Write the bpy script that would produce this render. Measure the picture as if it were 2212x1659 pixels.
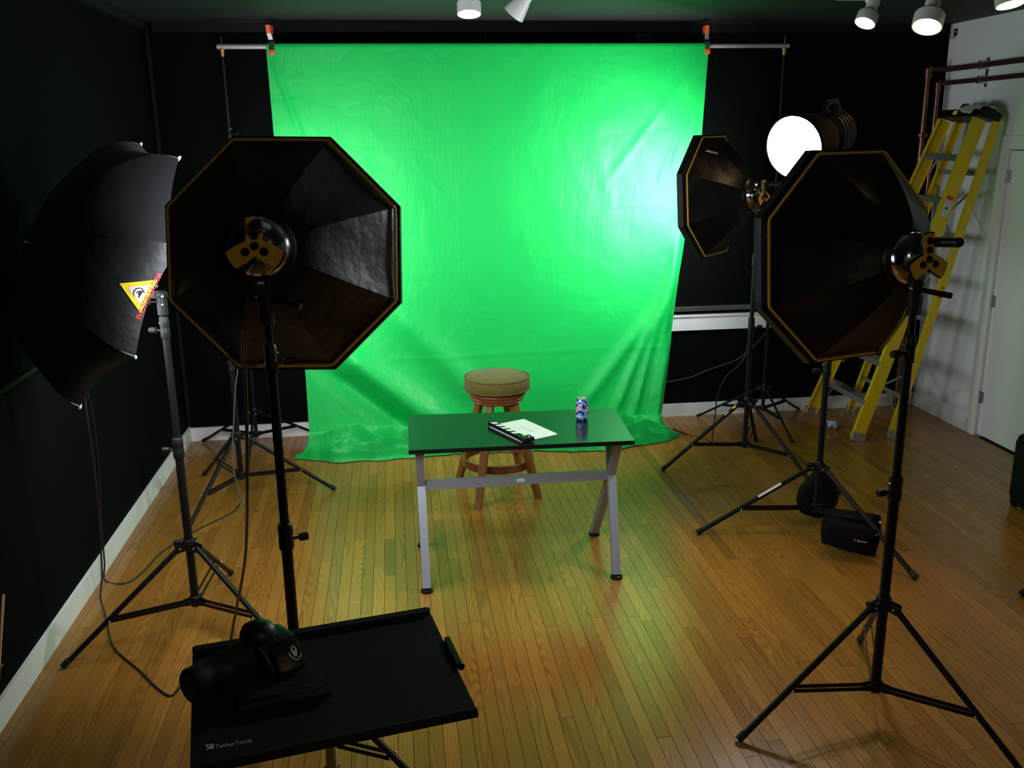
import bpy, bmesh, math, random
from math import sin, cos, pi, radians as RAD
from mathutils import Vector as V, Matrix, noise
from mathutils.bvhtree import BVHTree
random.seed(7)
S = bpy.context.scene
for o in list(bpy.data.objects): bpy.data.objects.remove(o, do_unlink=True)
C = S.collection
# ------------------------------------------------------------------ camera, world, exposure
FPX, CX, CY = 1981.44, 1106.0, 829.5
YAW, PITCH, ROLL = 0.125254737, 0.261131842, 0.0138154818
cam_f = V((sin(YAW)*cos(PITCH), cos(YAW)*cos(PITCH), -sin(PITCH)))
_r = V((cos(YAW), -sin(YAW), 0)); _d = cam_f.cross(_r)
cam_r = cos(ROLL)*_r + sin(ROLL)*_d
cam_d = -sin(ROLL)*_r + cos(ROLL)*_d
CAM = V((0, 0, 2.2))
cd = bpy.data.cameras.new('camera'); cam = bpy.data.objects.new('camera', cd); C.objects.link(cam)
cd.sensor_fit = 'HORIZONTAL'; cd.sensor_width = 36.0; cd.lens = 36.0*FPX/2212; cd.clip_start = 0.05
m3 = Matrix((cam_r, -cam_d, -cam_f)).transposed()
cam.matrix_world = Matrix.Translation(CAM) @ m3.to_4x4()
S.camera = cam
S.view_settings.view_transform = 'Standard'; S.view_settings.look = 'None'
S.view_settings.gamma = 1.0; S.view_settings.use_curve_mapping = False
S.view_settings.exposure = 0.0
w = bpy.data.worlds.new('world'); S.world = w; w.use_nodes = True
w.node_tree.nodes['Background'].inputs[0].default_value = (0.02, 0.02, 0.022, 1)
w.node_tree.nodes['Background'].inputs[1].default_value = 1.0
POWER = dict(octo_left=18.0, octo_near=1.2, octo_far=34.0, octo_hidden=24.0, glow=135.0, umbrella=8.0, track=22.0, track_fill=26.0)
DAY = (0.90, 0.96, 1.0); WARM = (1.0, 0.60, 0.28)

# ------------------------------------------------------------------ materials
def new_mat(name):
    m = bpy.data.materials.new(name); m.use_nodes = True
    nt = m.node_tree; return m, nt, nt.nodes['Principled BSDF']
def N(nt, t, **kw):
    n = nt.nodes.new(t)
    for k, v in kw.items():
        if k in ('inputs',):
            for i, x in v.items(): n.inputs[i].default_value = x
        else: setattr(n, k, v)
    return n
def mat(name, col, rough=0.5, metal=0.0, var=0.12, scale=30.0, bump=0.0, bscale=200.0, spec=0.5, sheen=0.0, coat=0.0, stretch=None):
    m, nt, b = new_mat(name); L = nt.links.new
    tc = N(nt, 'ShaderNodeTexCoord'); src = tc.outputs['Object']
    if stretch:
        mp = N(nt, 'ShaderNodeMapping'); mp.inputs['Scale'].default_value = stretch; L(src, mp.inputs[0]); src = mp.outputs[0]
    nz = N(nt, 'ShaderNodeTexNoise', inputs={'Scale': scale, 'Detail': 4.0}); L(src, nz.inputs['Vector'])
    mx = N(nt, 'ShaderNodeMix', data_type='RGBA')
    mx.inputs[6].default_value = (*[c*(1-var) for c in col], 1); mx.inputs[7].default_value = (*[min(1, c*(1+var)) for c in col], 1)
    L(nz.outputs['Fac'], mx.inputs[0]); L(mx.outputs[2], b.inputs['Base Color'])
    b.inputs['Roughness'].default_value = rough; b.inputs['Metallic'].default_value = metal
    b.inputs['Specular IOR Level'].default_value = spec
    b.inputs['Sheen Weight'].default_value = sheen; b.inputs['Coat Weight'].default_value = coat
    if bump:
        n2 = N(nt, 'ShaderNodeTexNoise', inputs={'Scale': bscale, 'Detail': 3.0}); L(src, n2.inputs['Vector'])
        bp = N(nt, 'ShaderNodeBump', inputs={'Strength': bump, 'Distance': 0.01}); L(n2.outputs['Fac'], bp.inputs['Height']); L(bp.outputs[0], b.inputs['Normal'])
    return m
def emit(name, col, strength):
    m, nt, b = new_mat(name)
    b.inputs['Base Color'].default_value = (0.8, 0.8, 0.8, 1)
    b.inputs['Emission Color'].default_value = (*col, 1); b.inputs['Emission Strength'].default_value = strength
    nz = N(nt, 'ShaderNodeTexNoise', inputs={'Scale': 3.0}); mr = N(nt, 'ShaderNodeMapRange', inputs={3: 0.6, 4: 0.8})
    nt.links.new(nz.outputs['Fac'], mr.inputs[0]); nt.links.new(mr.outputs[0], b.inputs['Roughness'])
    return m
def wood_floor():
    m, nt, b = new_mat('oak_plank'); L = nt.links.new
    gp = N(nt, 'ShaderNodeAttribute', attribute_name='gp'); ti = N(nt, 'ShaderNodeAttribute', attribute_name='tint')
    mp = N(nt, 'ShaderNodeMapping'); mp.inputs['Scale'].default_value = (1, 0.085, 1); L(gp.outputs['Vector'], mp.inputs[0])
    wv = N(nt, 'ShaderNodeTexWave', bands_direction='X', inputs={'Scale': 36.0, 'Distortion': 75.0, 'Detail': 1.0, 'Detail Scale': 0.24}); L(mp.outputs[0], wv.inputs['Vector'])
    mp2 = N(nt, 'ShaderNodeMapping'); mp2.inputs['Scale'].default_value = (330, 9, 1); L(gp.outputs['Vector'], mp2.inputs[0])
    pz = N(nt, 'ShaderNodeTexNoise', inputs={'Scale': 1.0, 'Detail': 3.0}); L(mp2.outputs[0], pz.inputs['Vector'])
    mp3 = N(nt, 'ShaderNodeMapping'); mp3.inputs['Scale'].default_value = (5, 1.2, 1); L(gp.outputs['Vector'], mp3.inputs[0])
    bz = N(nt, 'ShaderNodeTexNoise', inputs={'Scale': 1.0, 'Detail': 3.0}); L(mp3.outputs[0], bz.inputs['Vector'])
    a1 = N(nt, 'ShaderNodeMath', operation='MULTIPLY', inputs={1: 0.26}); L(wv.outputs['Fac'], a1.inputs[0])
    a2 = N(nt, 'ShaderNodeMath', operation='MULTIPLY_ADD', inputs={1: 0.42}); L(pz.outputs['Fac'], a2.inputs[0]); L(a1.outputs[0], a2.inputs[2])
    a3 = N(nt, 'ShaderNodeMath', operation='MULTIPLY_ADD', inputs={1: 0.45}); L(bz.outputs['Fac'], a3.inputs[0]); L(a2.outputs[0], a3.inputs[2])
    cr = N(nt, 'ShaderNodeValToRGB'); e = cr.color_ramp.elements
    e[0].position = 0.22; e[0].color = (0.145, 0.050, 0.006, 1); e[1].position = 0.86; e[1].color = (0.40, 0.188, 0.036, 1)
    x = e.new(0.5); x.color = (0.295, 0.126, 0.021, 1)
    L(a3.outputs[0], cr.inputs[0])
    mx = N(nt, 'ShaderNodeMix', data_type='RGBA', blend_type='MULTIPLY'); mx.inputs[0].default_value = 1.0
    L(cr.outputs[0], mx.inputs[6]); L(ti.outputs['Color'], mx.inputs[7]); L(mx.outputs[2], b.inputs['Base Color'])
    mr = N(nt, 'ShaderNodeMapRange', inputs={3: 0.20, 4: 0.29}); L(bz.outputs['Fac'], mr.inputs[0]); L(mr.outputs[0], b.inputs['Roughness'])
    bp = N(nt, 'ShaderNodeBump', inputs={'Strength': 0.10, 'Distance': 0.004}); L(a3.outputs[0], bp.inputs['Height']); L(bp.outputs[0], b.inputs['Normal'])
    b.inputs['Specular IOR Level'].default_value = 0.5
    return m
def cloth_green():
    m, nt, b = new_mat('green_muslin'); L = nt.links.new
    tc = N(nt, 'ShaderNodeTexCoord')
    nz = N(nt, 'ShaderNodeTexNoise', inputs={'Scale': 220.0, 'Detail': 2.0}); L(tc.outputs['Object'], nz.inputs['Vector'])
    mx = N(nt, 'ShaderNodeMix', data_type='RGBA'); mx.inputs[6].default_value = (0.002, 0.45, 0.070, 1); mx.inputs[7].default_value = (0.004, 0.54, 0.092, 1)
    L(nz.outputs['Fac'], mx.inputs[0]); L(mx.outputs[2], b.inputs['Base Color'])
    b.inputs['Roughness'].default_value = 0.46; b.inputs['Specular IOR Level'].default_value = 0.38
    b.inputs['Sheen Weight'].default_value = 0.0
    # fine creases: ridged noise drawn out along two slanting directions
    hs = []
    for ang, sc, w_ in ((0.9, (9.0, 9.0, 1.6), 0.5), (-0.7, (8.0, 8.0, 1.9), 0.5), (0.1, (2.2, 2.2, 2.6), 0.8)):
        mp = N(nt, 'ShaderNodeMapping'); mp.inputs['Rotation'].default_value = (0, ang, 0); mp.inputs['Scale'].default_value = sc; L(tc.outputs['Object'], mp.inputs[0])
        n3 = N(nt, 'ShaderNodeTexNoise', inputs={'Scale': 1.0, 'Detail': 3.0, 'Roughness': 0.55, 'Distortion': 0.6}); L(mp.outputs[0], n3.inputs['Vector'])
        a = N(nt, 'ShaderNodeMath', operation='SUBTRACT', inputs={1: 0.5}); L(n3.outputs['Fac'], a.inputs[0])
        c = N(nt, 'ShaderNodeMath', operation='ABSOLUTE'); L(a.outputs[0], c.inputs[0])
        d = N(nt, 'ShaderNodeMath', operation='MINIMUM', inputs={1: 0.09}); L(c.outputs[0], d.inputs[0])
        e = N(nt, 'ShaderNodeMath', operation='MULTIPLY', inputs={1: w_*5}); L(d.outputs[0], e.inputs[0]); hs.append(e)
    s1 = N(nt, 'ShaderNodeMath', operation='ADD'); L(hs[0].outputs[0], s1.inputs[0]); L(hs[1].outputs[0], s1.inputs[1])
    s2 = N(nt, 'ShaderNodeMath', operation='ADD'); L(s1.outputs[0], s2.inputs[0]); L(hs[2].outputs[0], s2.inputs[1])
    bp = N(nt, 'ShaderNodeBump', inputs={'Strength': 0.28, 'Distance': 0.012}); L(s2.outputs[0], bp.inputs['Height']); L(bp.outputs[0], b.inputs['Normal'])
    return m
def can_mat():
    m, nt, b = new_mat('can_print'); L = nt.links.new
    tc = N(nt, 'ShaderNodeTexCoord'); sep = N(nt, 'ShaderNodeSeparateXYZ'); L(tc.outputs['Object'], sep.inputs[0])
    wv = N(nt, 'ShaderNodeTexWave', bands_direction='DIAGONAL', inputs={'Scale': 14.0, 'Distortion': 7.0, 'Detail': 3.0, 'Detail Scale': 2.0}); L(tc.outputs['Object'], wv.inputs['Vector'])
    cr = N(nt, 'ShaderNodeValToRGB'); e = cr.color_ramp.elements
    e[0].position = 0.35; e[0].color = (0.012, 0.05, 0.42, 1); e[1].position = 0.75; e[1].color = (0.30, 0.50, 0.86, 1)
    L(wv.outputs['Fac'], cr.inputs[0])
    L(cr.outputs[0], b.inputs['Base Color'])
    b.inputs['Metallic'].default_value = 0.35; b.inputs['Roughness'].default_value = 0.28
    return m
M = dict(
    floor=wood_floor(), subfloor=mat('subfloor', (0.02, 0.011, 0.006), 0.9),
    black_wall=mat('black_wall_paint', (0.0026, 0.0028, 0.0031), 0.9, bump=0.15, bscale=60, spec=0.06),
    black_trim=mat('black_trim_paint', (0.006, 0.006, 0.006), 0.7, spec=0.2),
    ceiling=mat('black_ceiling_paint', (0.014, 0.016, 0.0155), 0.7, bump=0.2, bscale=40),
    white_wall=mat('white_wall_paint', (0.84, 0.86, 0.89), 0.6, var=0.03, scale=2, bump=0.05, bscale=120),
    white_trim=mat('white_trim_paint', (0.86, 0.86, 0.84), 0.4, var=0.04, scale=6),
    door=mat('door_paint', (0.84, 0.85, 0.85), 0.45, var=0.02, scale=2),
    green=cloth_green(), can=can_mat(),
    chrome=mat('chrome', (0.75, 0.75, 0.77), 0.12, 1.0, var=0.03), dark_chrome=mat('smoked_chrome', (0.30, 0.30, 0.33), 0.15, 1.0, var=0.05), steel=mat('brushed_steel', (0.55, 0.55, 0.56), 0.35, 1.0, var=0.06),
    black_metal=mat('black_enamel', (0.0065, 0.0062, 0.007), 0.40, var=0.2, scale=60, spec=0.22),
    black_plastic=mat('black_plastic', (0.006, 0.006, 0.006), 0.45, spec=0.3),
    black_fabric=mat('black_nylon', (0.0028, 0.0028, 0.0031), 0.42, var=0.15, bump=0.5, bscale=14, sheen=0.03, spec=0.22),
    dark_cover=mat('umbrella_cloth', (0.0055, 0.006, 0.008), 0.5, var=0.15, bump=0.45, bscale=18, sheen=0.08),
    bag=mat('black_cordura', (0.0065, 0.0065, 0.007), 0.85, bump=0.5, bscale=35, spec=0.15),
    felt=mat('black_foam_pad', (0.012, 0.012, 0.0125), 0.9, bump=0.3, bscale=400, spec=0.15),
    piping=mat('yellow_piping', (0.62, 0.38, 0.03), 0.6), plate=mat('yellow_dial_plate', (0.68, 0.36, 0.035), 0.5, var=0.05),
    yellow_print=mat('yellow_print', (0.95, 0.72, 0.02), 0.6, var=0.04), red_print=mat('red_print', (0.78, 0.025, 0.045), 0.6, var=0.04),
    white_print=mat('white_print', (0.82, 0.80, 0.84), 0.6, var=0.02), lilac_print=mat('lilac_print', (0.66, 0.58, 0.78), 0.6, var=0.03),
    black_print=mat('black_print', (0.012, 0.010, 0.016), 0.6), olive_print=mat('olive_print', (0.30, 0.22, 0.01), 0.6), grey_print=mat('grey_print', (0.30, 0.31, 0.33), 0.6),
    pale_grey_print=mat('pale_grey_print', (0.58, 0.60, 0.62), 0.6),
    orange=mat('orange_vinyl', (0.85, 0.11, 0.015), 0.45), aluminium=mat('aluminium', (0.50, 0.50, 0.49), 0.4, 0.8, var=0.1),
    alu_paint=mat('grey_lacquered_steel', (0.30, 0.31, 0.36), 0.5, 0.3, var=0.05),
    fibre=mat('yellow_fibreglass', (0.72, 0.52, 0.008), 0.4, var=0.12, scale=18, stretch=(4, 4, 0.6)),
    table_top=mat('black_laminate', (0.008, 0.009, 0.009), 0.18, var=0.2, scale=50, spec=0.22),
    clap_white=mat('white_dry_erase', (0.84, 0.86, 0.86), 0.25, var=0.01),
    stool_fabric=mat('olive_tan_velvet', (0.150, 0.122, 0.026), 0.85, var=0.25, scale=45, bump=0.25, bscale=260, sheen=0.10, spec=0.2),
    stool_pipe=mat('tan_cord', (0.12, 0.09, 0.03), 0.8), stool_wood=mat('honey_oak', (0.235, 0.100, 0.015), 0.5, spec=0.25, var=0.35, scale=25, stretch=(3, 3, 0.5)),
    stool_red=mat('cherry_wood', (0.20, 0.052, 0.011), 0.35, var=0.25, scale=20),
    copper=mat('dark_copper_pipe', (0.22, 0.10, 0.07), 0.3, 0.9, var=0.25, scale=12), pipe_dark=mat('maroon_pipe_paint', (0.055, 0.017, 0.015), 0.4),
    rod=mat('grey_anodised_tube', (0.42, 0.41, 0.42), 0.4, 0.25, var=0.08),
    can_white=mat('white_lamp_enamel', (0.72, 0.72, 0.70), 0.4, var=0.03), rag=mat('dirty_white_cotton', (0.55, 0.51, 0.46), 0.9, var=0.2, bump=0.4, bscale=60),
    cable=mat('black_cable', (0.014, 0.012, 0.012), 0.4), cable_grey=mat('grey_cable', (0.10, 0.10, 0.10), 0.4), cable_red=mat('maroon_cable', (0.045, 0.008, 0.012), 0.35),
    brass=mat('brass', (0.75, 0.45, 0.10), 0.35, 0.7), stick=mat('pale_wood', (0.45, 0.24, 0.12), 0.6, var=0.2),
    wrapper=mat('wrapper_white', (0.70, 0.72, 0.78), 0.35, 0.2), wrapper_blue=mat('wrapper_blue', (0.05, 0.09, 0.45), 0.35, 0.2),
    e_left=emit('diffuser_left', DAY, POWER['octo_left']), e_near=emit('diffuser_near', DAY, POWER['octo_near']), e_far=emit('diffuser_far', DAY, POWER['octo_far']),
    e_hidden=emit('diffuser_hidden', DAY, POWER['octo_hidden']), e_glow=emit('diffuser_glow', DAY, POWER['glow']), e_umb=emit('umbrella_front', DAY, POWER['umbrella']),
    e_track=emit('warm_bulb', WARM, 14.0), bulb_off=mat('frosted_bulb', (0.6, 0.58, 0.55), 0.3),
)

# ------------------------------------------------------------------ mesh helpers (vertices are world coordinates; build() moves them into the parent's space)
class MB:
    def __init__(s): s.v = []; s.f = []
    def add(s, vs, fs):
        k = len(s.v); s.v += [V(x) for x in vs]; s.f += [tuple(i+k for i in f) for f in fs]; return s
    def box(s, c, size, R=None, bev=0.0):
        c = V(c); a, b, h = [x/2 for x in size]
        if bev <= 0:
            P = [V((x, y, z)) for z in (-h, h) for y in (-b, b) for x in (-a, a)]
            F = [(0, 2, 3, 1), (4, 5, 7, 6), (0, 1, 5, 4), (2, 6, 7, 3), (0, 4, 6, 2), (1, 3, 7, 5)]
            return s.add([c + (R @ p if R else p) for p in P], F)
        bm = bmesh.new(); bmesh.ops.create_cube(bm, size=1.0)
        for vv in bm.verts: vv.co = V((vv.co.x*2*a, vv.co.y*2*b, vv.co.z*2*h))
        bmesh.ops.bevel(bm, geom=bm.edges[:], offset=bev, segments=2, affect='EDGES', profile=0.5)
        bm.verts.index_update()
        s.add([c + (R @ vv.co if R else vv.co) for vv in bm.verts], [[vv.index for vv in f.verts] for f in bm.faces]); bm.free(); return s
    def ring_loft(s, rings, closed=True, cap0=True, cap1=True):
        n = len(rings[0]); vs = [p for r in rings for p in r]; fs = []
        for i in range(len(rings)-1):
            for j in range(n if closed else n-1):
                q = (j+1) % n; fs.append((i*n+j, i*n+q, (i+1)*n+q, (i+1)*n+j))
        if cap0: fs.append(tuple(reversed(range(n))))
        if cap1: fs.append(tuple((len(rings)-1)*n+j for j in range(n)))
        return s.add(vs, fs)
    def lathe(s, prof, o=(0, 0, 0), axis=(0, 0, 1), seg=24, cap0=True, cap1=True):
        o = V(o); a = V(axis).normalized(); x = a.orthogonal().normalized(); y = a.cross(x)
        return s.ring_loft([[o + a*h + r*(cos(2*pi*k/seg)*x + sin(2*pi*k/seg)*y) for k in range(seg)] for r, h in prof], cap0=cap0, cap1=cap1)
    def cyl(s, p, q, r0, r1=None, seg=14):
        p = V(p); q = V(q); r1 = r0 if r1 is None else r1
        return s.lathe([(r0, 0), (r1, (q-p).length)], p, q-p, seg)
    def tube(s, pts, r, seg=8, closed=False):
        pts = [V(p) for p in pts]; n = len(pts); rings = []; x = None
        for i, p in enumerate(pts):
            if closed: t = pts[(i+1) % n] - pts[i-1]
            else: t = pts[min(i+1, n-1)] - pts[max(i-1, 0)]
            t.normalize()
            x = t.orthogonal().normalized() if x is None else (x - t*x.dot(t)).normalized()
            y = t.cross(x); rr = r(i/(n-1)) if callable(r) else r
            rings.append([p + rr*(cos(2*pi*k/seg)*x + sin(2*pi*k/seg)*y) for k in range(seg)])
        if closed: rings.append(rings[0])
        return s.ring_loft(rings, cap0=not closed, cap1=not closed)
    def beam(s, p, q, wx, wy, side):   # rectangular bar from p to q; wx along «side», wy across
        p = V(p); q = V(q); t = (q-p).normalized(); a = V(side); a = (a - t*a.dot(t)).normalized(); b = t.cross(a)
        return s.ring_loft([[e + a*i*wx/2 + b*j*wy/2 for i, j in ((-1, -1), (1, -1), (1, 1), (-1, 1))] for e in (p, q)])
    def sect(s, p, q, poly, side):     # any 2-D section carried from p to q
        p = V(p); q = V(q); t = (q-p).normalized(); a = V(side); a = (a - t*a.dot(t)).normalized(); b = t.cross(a)
        return s.ring_loft([[e + a*x + b*y for x, y in poly] for e in (p, q)])
    def plate(s, poly, o, ex, ey, h):  # flat outline with thickness h along ex × ey
        o = V(o); ex = V(ex); ey = V(ey); n = ex.cross(ey).normalized()
        return s.ring_loft([[o + ex*x + ey*y + n*z for x, y in poly] for z in (0, h)])
    def sphere(s, c, r, seg=16, rings=10, sc=(1, 1, 1)):
        c = V(c); vs = [c + V((0, 0, -r*sc[2]))]; fs = []
        for i in range(1, rings):
            th = pi*i/rings
            for j in range(seg): vs.append(c + V((r*sc[0]*sin(th)*cos(2*pi*j/seg), r*sc[1]*sin(th)*sin(2*pi*j/seg), -r*sc[2]*cos(th))))
        vs.append(c + V((0, 0, r*sc[2]))); e = len(vs)-1
        for j in range(seg):
            q = (j+1) % seg; fs.append((0, 1+q, 1+j)); fs.append((e, 1+(rings-2)*seg+j, 1+(rings-2)*seg+q))
            for i in range(rings-2): a = 1+i*seg; fs.append((a+j, a+q, a+seg+q, a+seg+j))
        return s.add(vs, fs)
    def build(s, name, m, parent=None, smooth=True, label=None, fix=True):
        off = V((0, 0, 0)); p = parent
        while p is not None: off += p.location; p = p.parent
        me = bpy.data.meshes.new(name); me.from_pydata([tuple(v-off) for v in s.v], [], s.f); me.update()
        if fix:
            bm = bmesh.new(); bm.from_mesh(me); bmesh.ops.recalc_face_normals(bm, faces=bm.faces[:]); bm.to_mesh(me); bm.free()
        me.materials.append(M[m] if isinstance(m, str) else m)
        o = bpy.data.objects.new(name, me); C.objects.link(o)
        if parent is not None: o.parent = parent
        if smooth:
            for f in me.polygons: f.use_smooth = True
            try: me.set_sharp_from_angle(angle=RAD(38))
            except Exception: pass
        if label: o['label'] = label
        return o
def thing(name, loc, label, cat, group=None):
    o = bpy.data.objects.new(name, None); C.objects.link(o); o.location = loc; o.empty_display_size = 0.1
    o['label'] = label; o['category'] = cat
    if group: o['group'] = group
    return o
def tag(o, label, cat, group=None):
    o['label'] = label; o['category'] = cat
    if group: o['group'] = group
    return o
def struct(o): o['kind'] = 'structure'; return o
def rebase(o, loc):   # put a single-mesh thing's origin at its base
    loc = V(loc); o.data.transform(Matrix.Translation(-loc)); o.location = loc; return o
def smooth_pts(pts, k=8):
    pts = [V(p) for p in pts]; out = []
    for i in range(len(pts)-1):
        p0 = pts[max(i-1, 0)]; p1 = pts[i]; p2 = pts[i+1]; p3 = pts[min(i+2, len(pts)-1)]
        for j in range(k):
            t = j/k; out.append(0.5*((2*p1) + (p2-p0)*t + (2*p0-5*p1+4*p2-p3)*t*t + (3*p1-p0-3*p2+p3)*t**3))
    return out + [pts[-1]]
_tc = {}
def text_shape(s, bold=0.0):
    key = (s, bold)
    if key not in _tc:
        cu = bpy.data.curves.new('t', 'FONT'); cu.body = s; cu.resolution_u = 2; cu.offset = bold
        o = bpy.data.objects.new('t', cu); C.objects.link(o)
        dg = bpy.context.evaluated_depsgraph_get(); me = bpy.data.meshes.new_from_object(o.evaluated_get(dg))
        vs = [V((v.co.x, v.co.y)) for v in me.vertices]; fs = [tuple(p.vertices) for p in me.polygons]
        bpy.data.objects.remove(o); bpy.data.curves.remove(cu); bpy.data.meshes.remove(me)
        x0 = min(v.x for v in vs); x1 = max(v.x for v in vs); y0 = min(v.y for v in vs); y1 = max(v.y for v in vs)
        vs = [V(((v.x-x0)/(x1-x0), (v.y-y0)/(y1-y0))) for v in vs]; _tc[key] = (vs, fs)
    return _tc[key]
def lettering(s, name, m, parent, o, ex, ey, lift=0.001, bold=0.0, fn=None, label=None):   # text stretched over the frame o, ex, ey
    vs, fs = text_shape(s, bold); o = V(o); ex = V(ex); ey = V(ey); n = ex.cross(ey).normalized()
    P = [o + ex*v.x + ey*v.y + n*lift for v in vs]
    if fn: P = [fn(v.x, v.y) for v in vs]
    return MB().add(P, fs).build(name, m, parent, smooth=False, label=label, fix=False)
def lerp(a, b, t): return a + (b-a)*t
def pw(x, pts):
    if x <= pts[0][0]: return pts[0][1]
    for (a, b), (c, d) in zip(pts, pts[1:]):
        if x <= c: return lerp(b, d, (x-a)/(c-a))
    return pts[-1][1]

# ------------------------------------------------------------------ the room
XL, XR, YB, YF, ZC = -1.615, 4.27, 6.94, -1.6, 2.995
fl = struct(MB().box(((XL+XR)/2, (YB+YF)/2, -0.06), (XR-XL+0.2, YB-YF+0.2, 0.09)).build('floor', 'subfloor', smooth=False))
PW = 0.0572
def plank_geo(x0, x1, y0, y1, dz, seed):
    c = 0.0005; g = 0.0008
    x0 += g; x1 -= g; y0 += g; y1 -= g
    P = [(x0, y0, -0.014), (x1, y0, -0.014), (x1, y1, -0.014), (x0, y1, -0.014),
         (x0, y0, dz-c), (x1, y0, dz-c), (x1, y1, dz-c), (x0, y1, dz-c),
         (x0+c, y0+c, dz), (x1-c, y0+c, dz), (x1-c, y1-c, dz), (x0+c, y1-c, dz)]
    F = [(0, 1, 5, 4), (1, 2, 6, 5), (2, 3, 7, 6), (3, 0, 4, 7), (4, 5, 9, 8), (5, 6, 10, 9), (6, 7, 11, 10), (7, 4, 8, 11), (8, 9, 10, 11)]
    return P, F
def finish_plank(me, gps, tints):
    a = me.attributes.new('gp', 'FLOAT_VECTOR', 'POINT'); a.data.foreach_set('vector', [c for g in gps for c in g])
    t = me.color_attributes.new('tint', 'FLOAT_COLOR', 'POINT'); t.data.foreach_set('color', [c for g in tints for c in g])
    me.materials.append(M['floor'])
def in_view(x, y):
    p = V((x, y, 0)) - CAM; d = p.dot(cam_f)
    if d < 0.3: return False
    u = CX + FPX*p.dot(cam_r)/d; v = CY + FPX*p.dot(cam_d)/d
    return -20 < u < 2232 and v < 1680
planks = []
rows = int((XR-XL)/PW)+1
for i in range(rows):
    x0 = XL + i*PW; x1 = min(x0+PW, XR); y = 1.0 - random.uniform(0, 1.0)
    while y < YB:
        ln = random.choice((0.5, 0.8, 1.05, 1.3, 1.5, 1.8, 2.1))*random.uniform(0.85, 1.15); y1 = min(y+ln, YB)
        if YB-y1 < 0.2: y1 = YB
        k = random.gauss(1.06, 0.12); k = max(0.60, min(1.28, k)); wm = random.uniform(-0.04, 0.04)
        tint = (k*(1+wm*0.6), k, k*(1-wm*1.6), 1.0)
        planks.append((x0, x1, y, y1, random.uniform(-0.0003, 0.0003), tint, random.uniform(0, 50))); y = y1
def seen_area(p):
    x = (p[0]+p[1])/2; n = 0; s = 0.0
    for j in range(5):
        y = lerp(p[2], p[3], (j+0.5)/5)
        if in_view(x, y): d = (V((x, y, 0))-CAM).length; s += (p[3]-p[2])/5*2.2/d**3
    return s
planks.sort(key=seen_area, reverse=True)
rest_v, rest_f, rest_g, rest_t = [], [], [], []
for n, (x0, x1, y0, y1, dz, tint, sd) in enumerate(planks):
    P, F = plank_geo(x0, x1, y0, y1, dz, sd)
    gp = [(p[0]+sd, p[1]+sd*1.7, sd*3.1) for p in P]
    if n < 300:
        c = V(((x0+x1)/2, (y0+y1)/2, 0))
        me = bpy.data.meshes.new('plank'); me.from_pydata([tuple(V(p)-c) for p in P], [], F); finish_plank(me, gp, [tint]*12)
        o = bpy.data.objects.new('plank', me); C.objects.link(o); o.parent = fl; o.location = c
    else:
        k = len(rest_v); rest_v += P; rest_f += [tuple(i+k for i in f) for f in F]; rest_g += gp; rest_t += [tint]*12
for i in range(rows):   # behind the camera
    P, F = plank_geo(XL+i*PW, min(XL+(i+1)*PW, XR), YF, 0.0, 0, 0); k = len(rest_v)
    rest_v += P; rest_f += [tuple(j+k for j in f) for f in F]; rest_g += [(p[0]+i, p[1], i*0.7) for p in P]; rest_t += [(1, 1, 1, 1)]*12
me = bpy.data.meshes.new('plank_field'); me.from_pydata(rest_v, [], rest_f); finish_plank(me, rest_g, rest_t)
o = bpy.data.objects.new('plank_field', me); C.objects.link(o); o.parent = fl; o['kind'] = 'stuff'

T = 0.1
def wall(name, c, size, m): return struct(MB().box(c, size).build(name, m, smooth=False))
wall('wall_back', ((XL+XR)/2, YB+T/2, ZC/2), (XR-XL+2*T, T, ZC+0.2), 'black_wall')
wall('wall_left', (XL-T/2, (YB+YF)/2, ZC/2), (T, YB-YF, ZC+0.2), 'black_wall')
wall('wall_front', ((XL+XR)/2, YF-T/2, ZC/2), (XR-XL+2*T, T, ZC+0.2), 'white_wall')
# right wall with the doorway cut out
DY0, DY1, DZ = 5.20, 6.07, 2.085
wr = MB().box((XR+T/2, (DY1+YB)/2, ZC/2), (T, YB-DY1, ZC+0.2)).box((XR+T/2, (YF+DY0)/2, ZC/2), (T, DY0-YF, ZC+0.2)).box((XR+T/2, (DY0+DY1)/2, (DZ+ZC+0.1)/2), (T, DY1-DY0, ZC+0.1-DZ))
struct(wr.build('wall_right', 'white_wall', smooth=False))
wall('ceiling', ((XL+XR)/2, (YB+YF)/2, ZC+0.05), (XR-XL, YB-YF, 0.1), 'ceiling')
struct(MB().box(((XL+XR)/2, YB-0.011, 0.052), (XR-XL-0.03, 0.022, 0.104)).build('baseboard_back', 'white_trim', smooth=False))
struct(MB().box((XL+0.008, (YB+YF)/2, 0.057), (0.016, YB-YF-0.03, 0.114)).build('baseboard_left', 'white_trim', smooth=False))
bb = MB().box((XR-0.008, (DY1+0.10+YB-0.03)/2, 0.05), (0.016, YB-0.03-DY1-0.10, 0.10)).box((XR-0.008, (YF+DY0-0.11)/2, 0.05), (0.016, DY0-0.11-YF, 0.10))
struct(bb.build('baseboard_right', 'white_trim', smooth=False))
# black mouldings: along the ceiling, in the corner and the horizontal strip on the left wall
struct(MB().box(((XL+XR)/2, YB-0.02, ZC-0.03), (XR-XL-0.1, 0.04, 0.06)).box((XL+0.02, (YB+YF)/2-0.05, ZC-0.03), (0.04, YB-YF-0.1, 0.06)).build('trim_1', 'black_trim', smooth=False))
struct(MB().box((XL+0.012, YB-0.012, (0.12+ZC-0.06)/2), (0.024, 0.024, ZC-0.06-0.12)).build('trim_2', 'black_trim', smooth=False))
struct(MB().box((XL+0.006, 2.2, 1.24), (0.012, 6.8, 0.022)).build('trim_3', 'black_trim', smooth=False))
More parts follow.
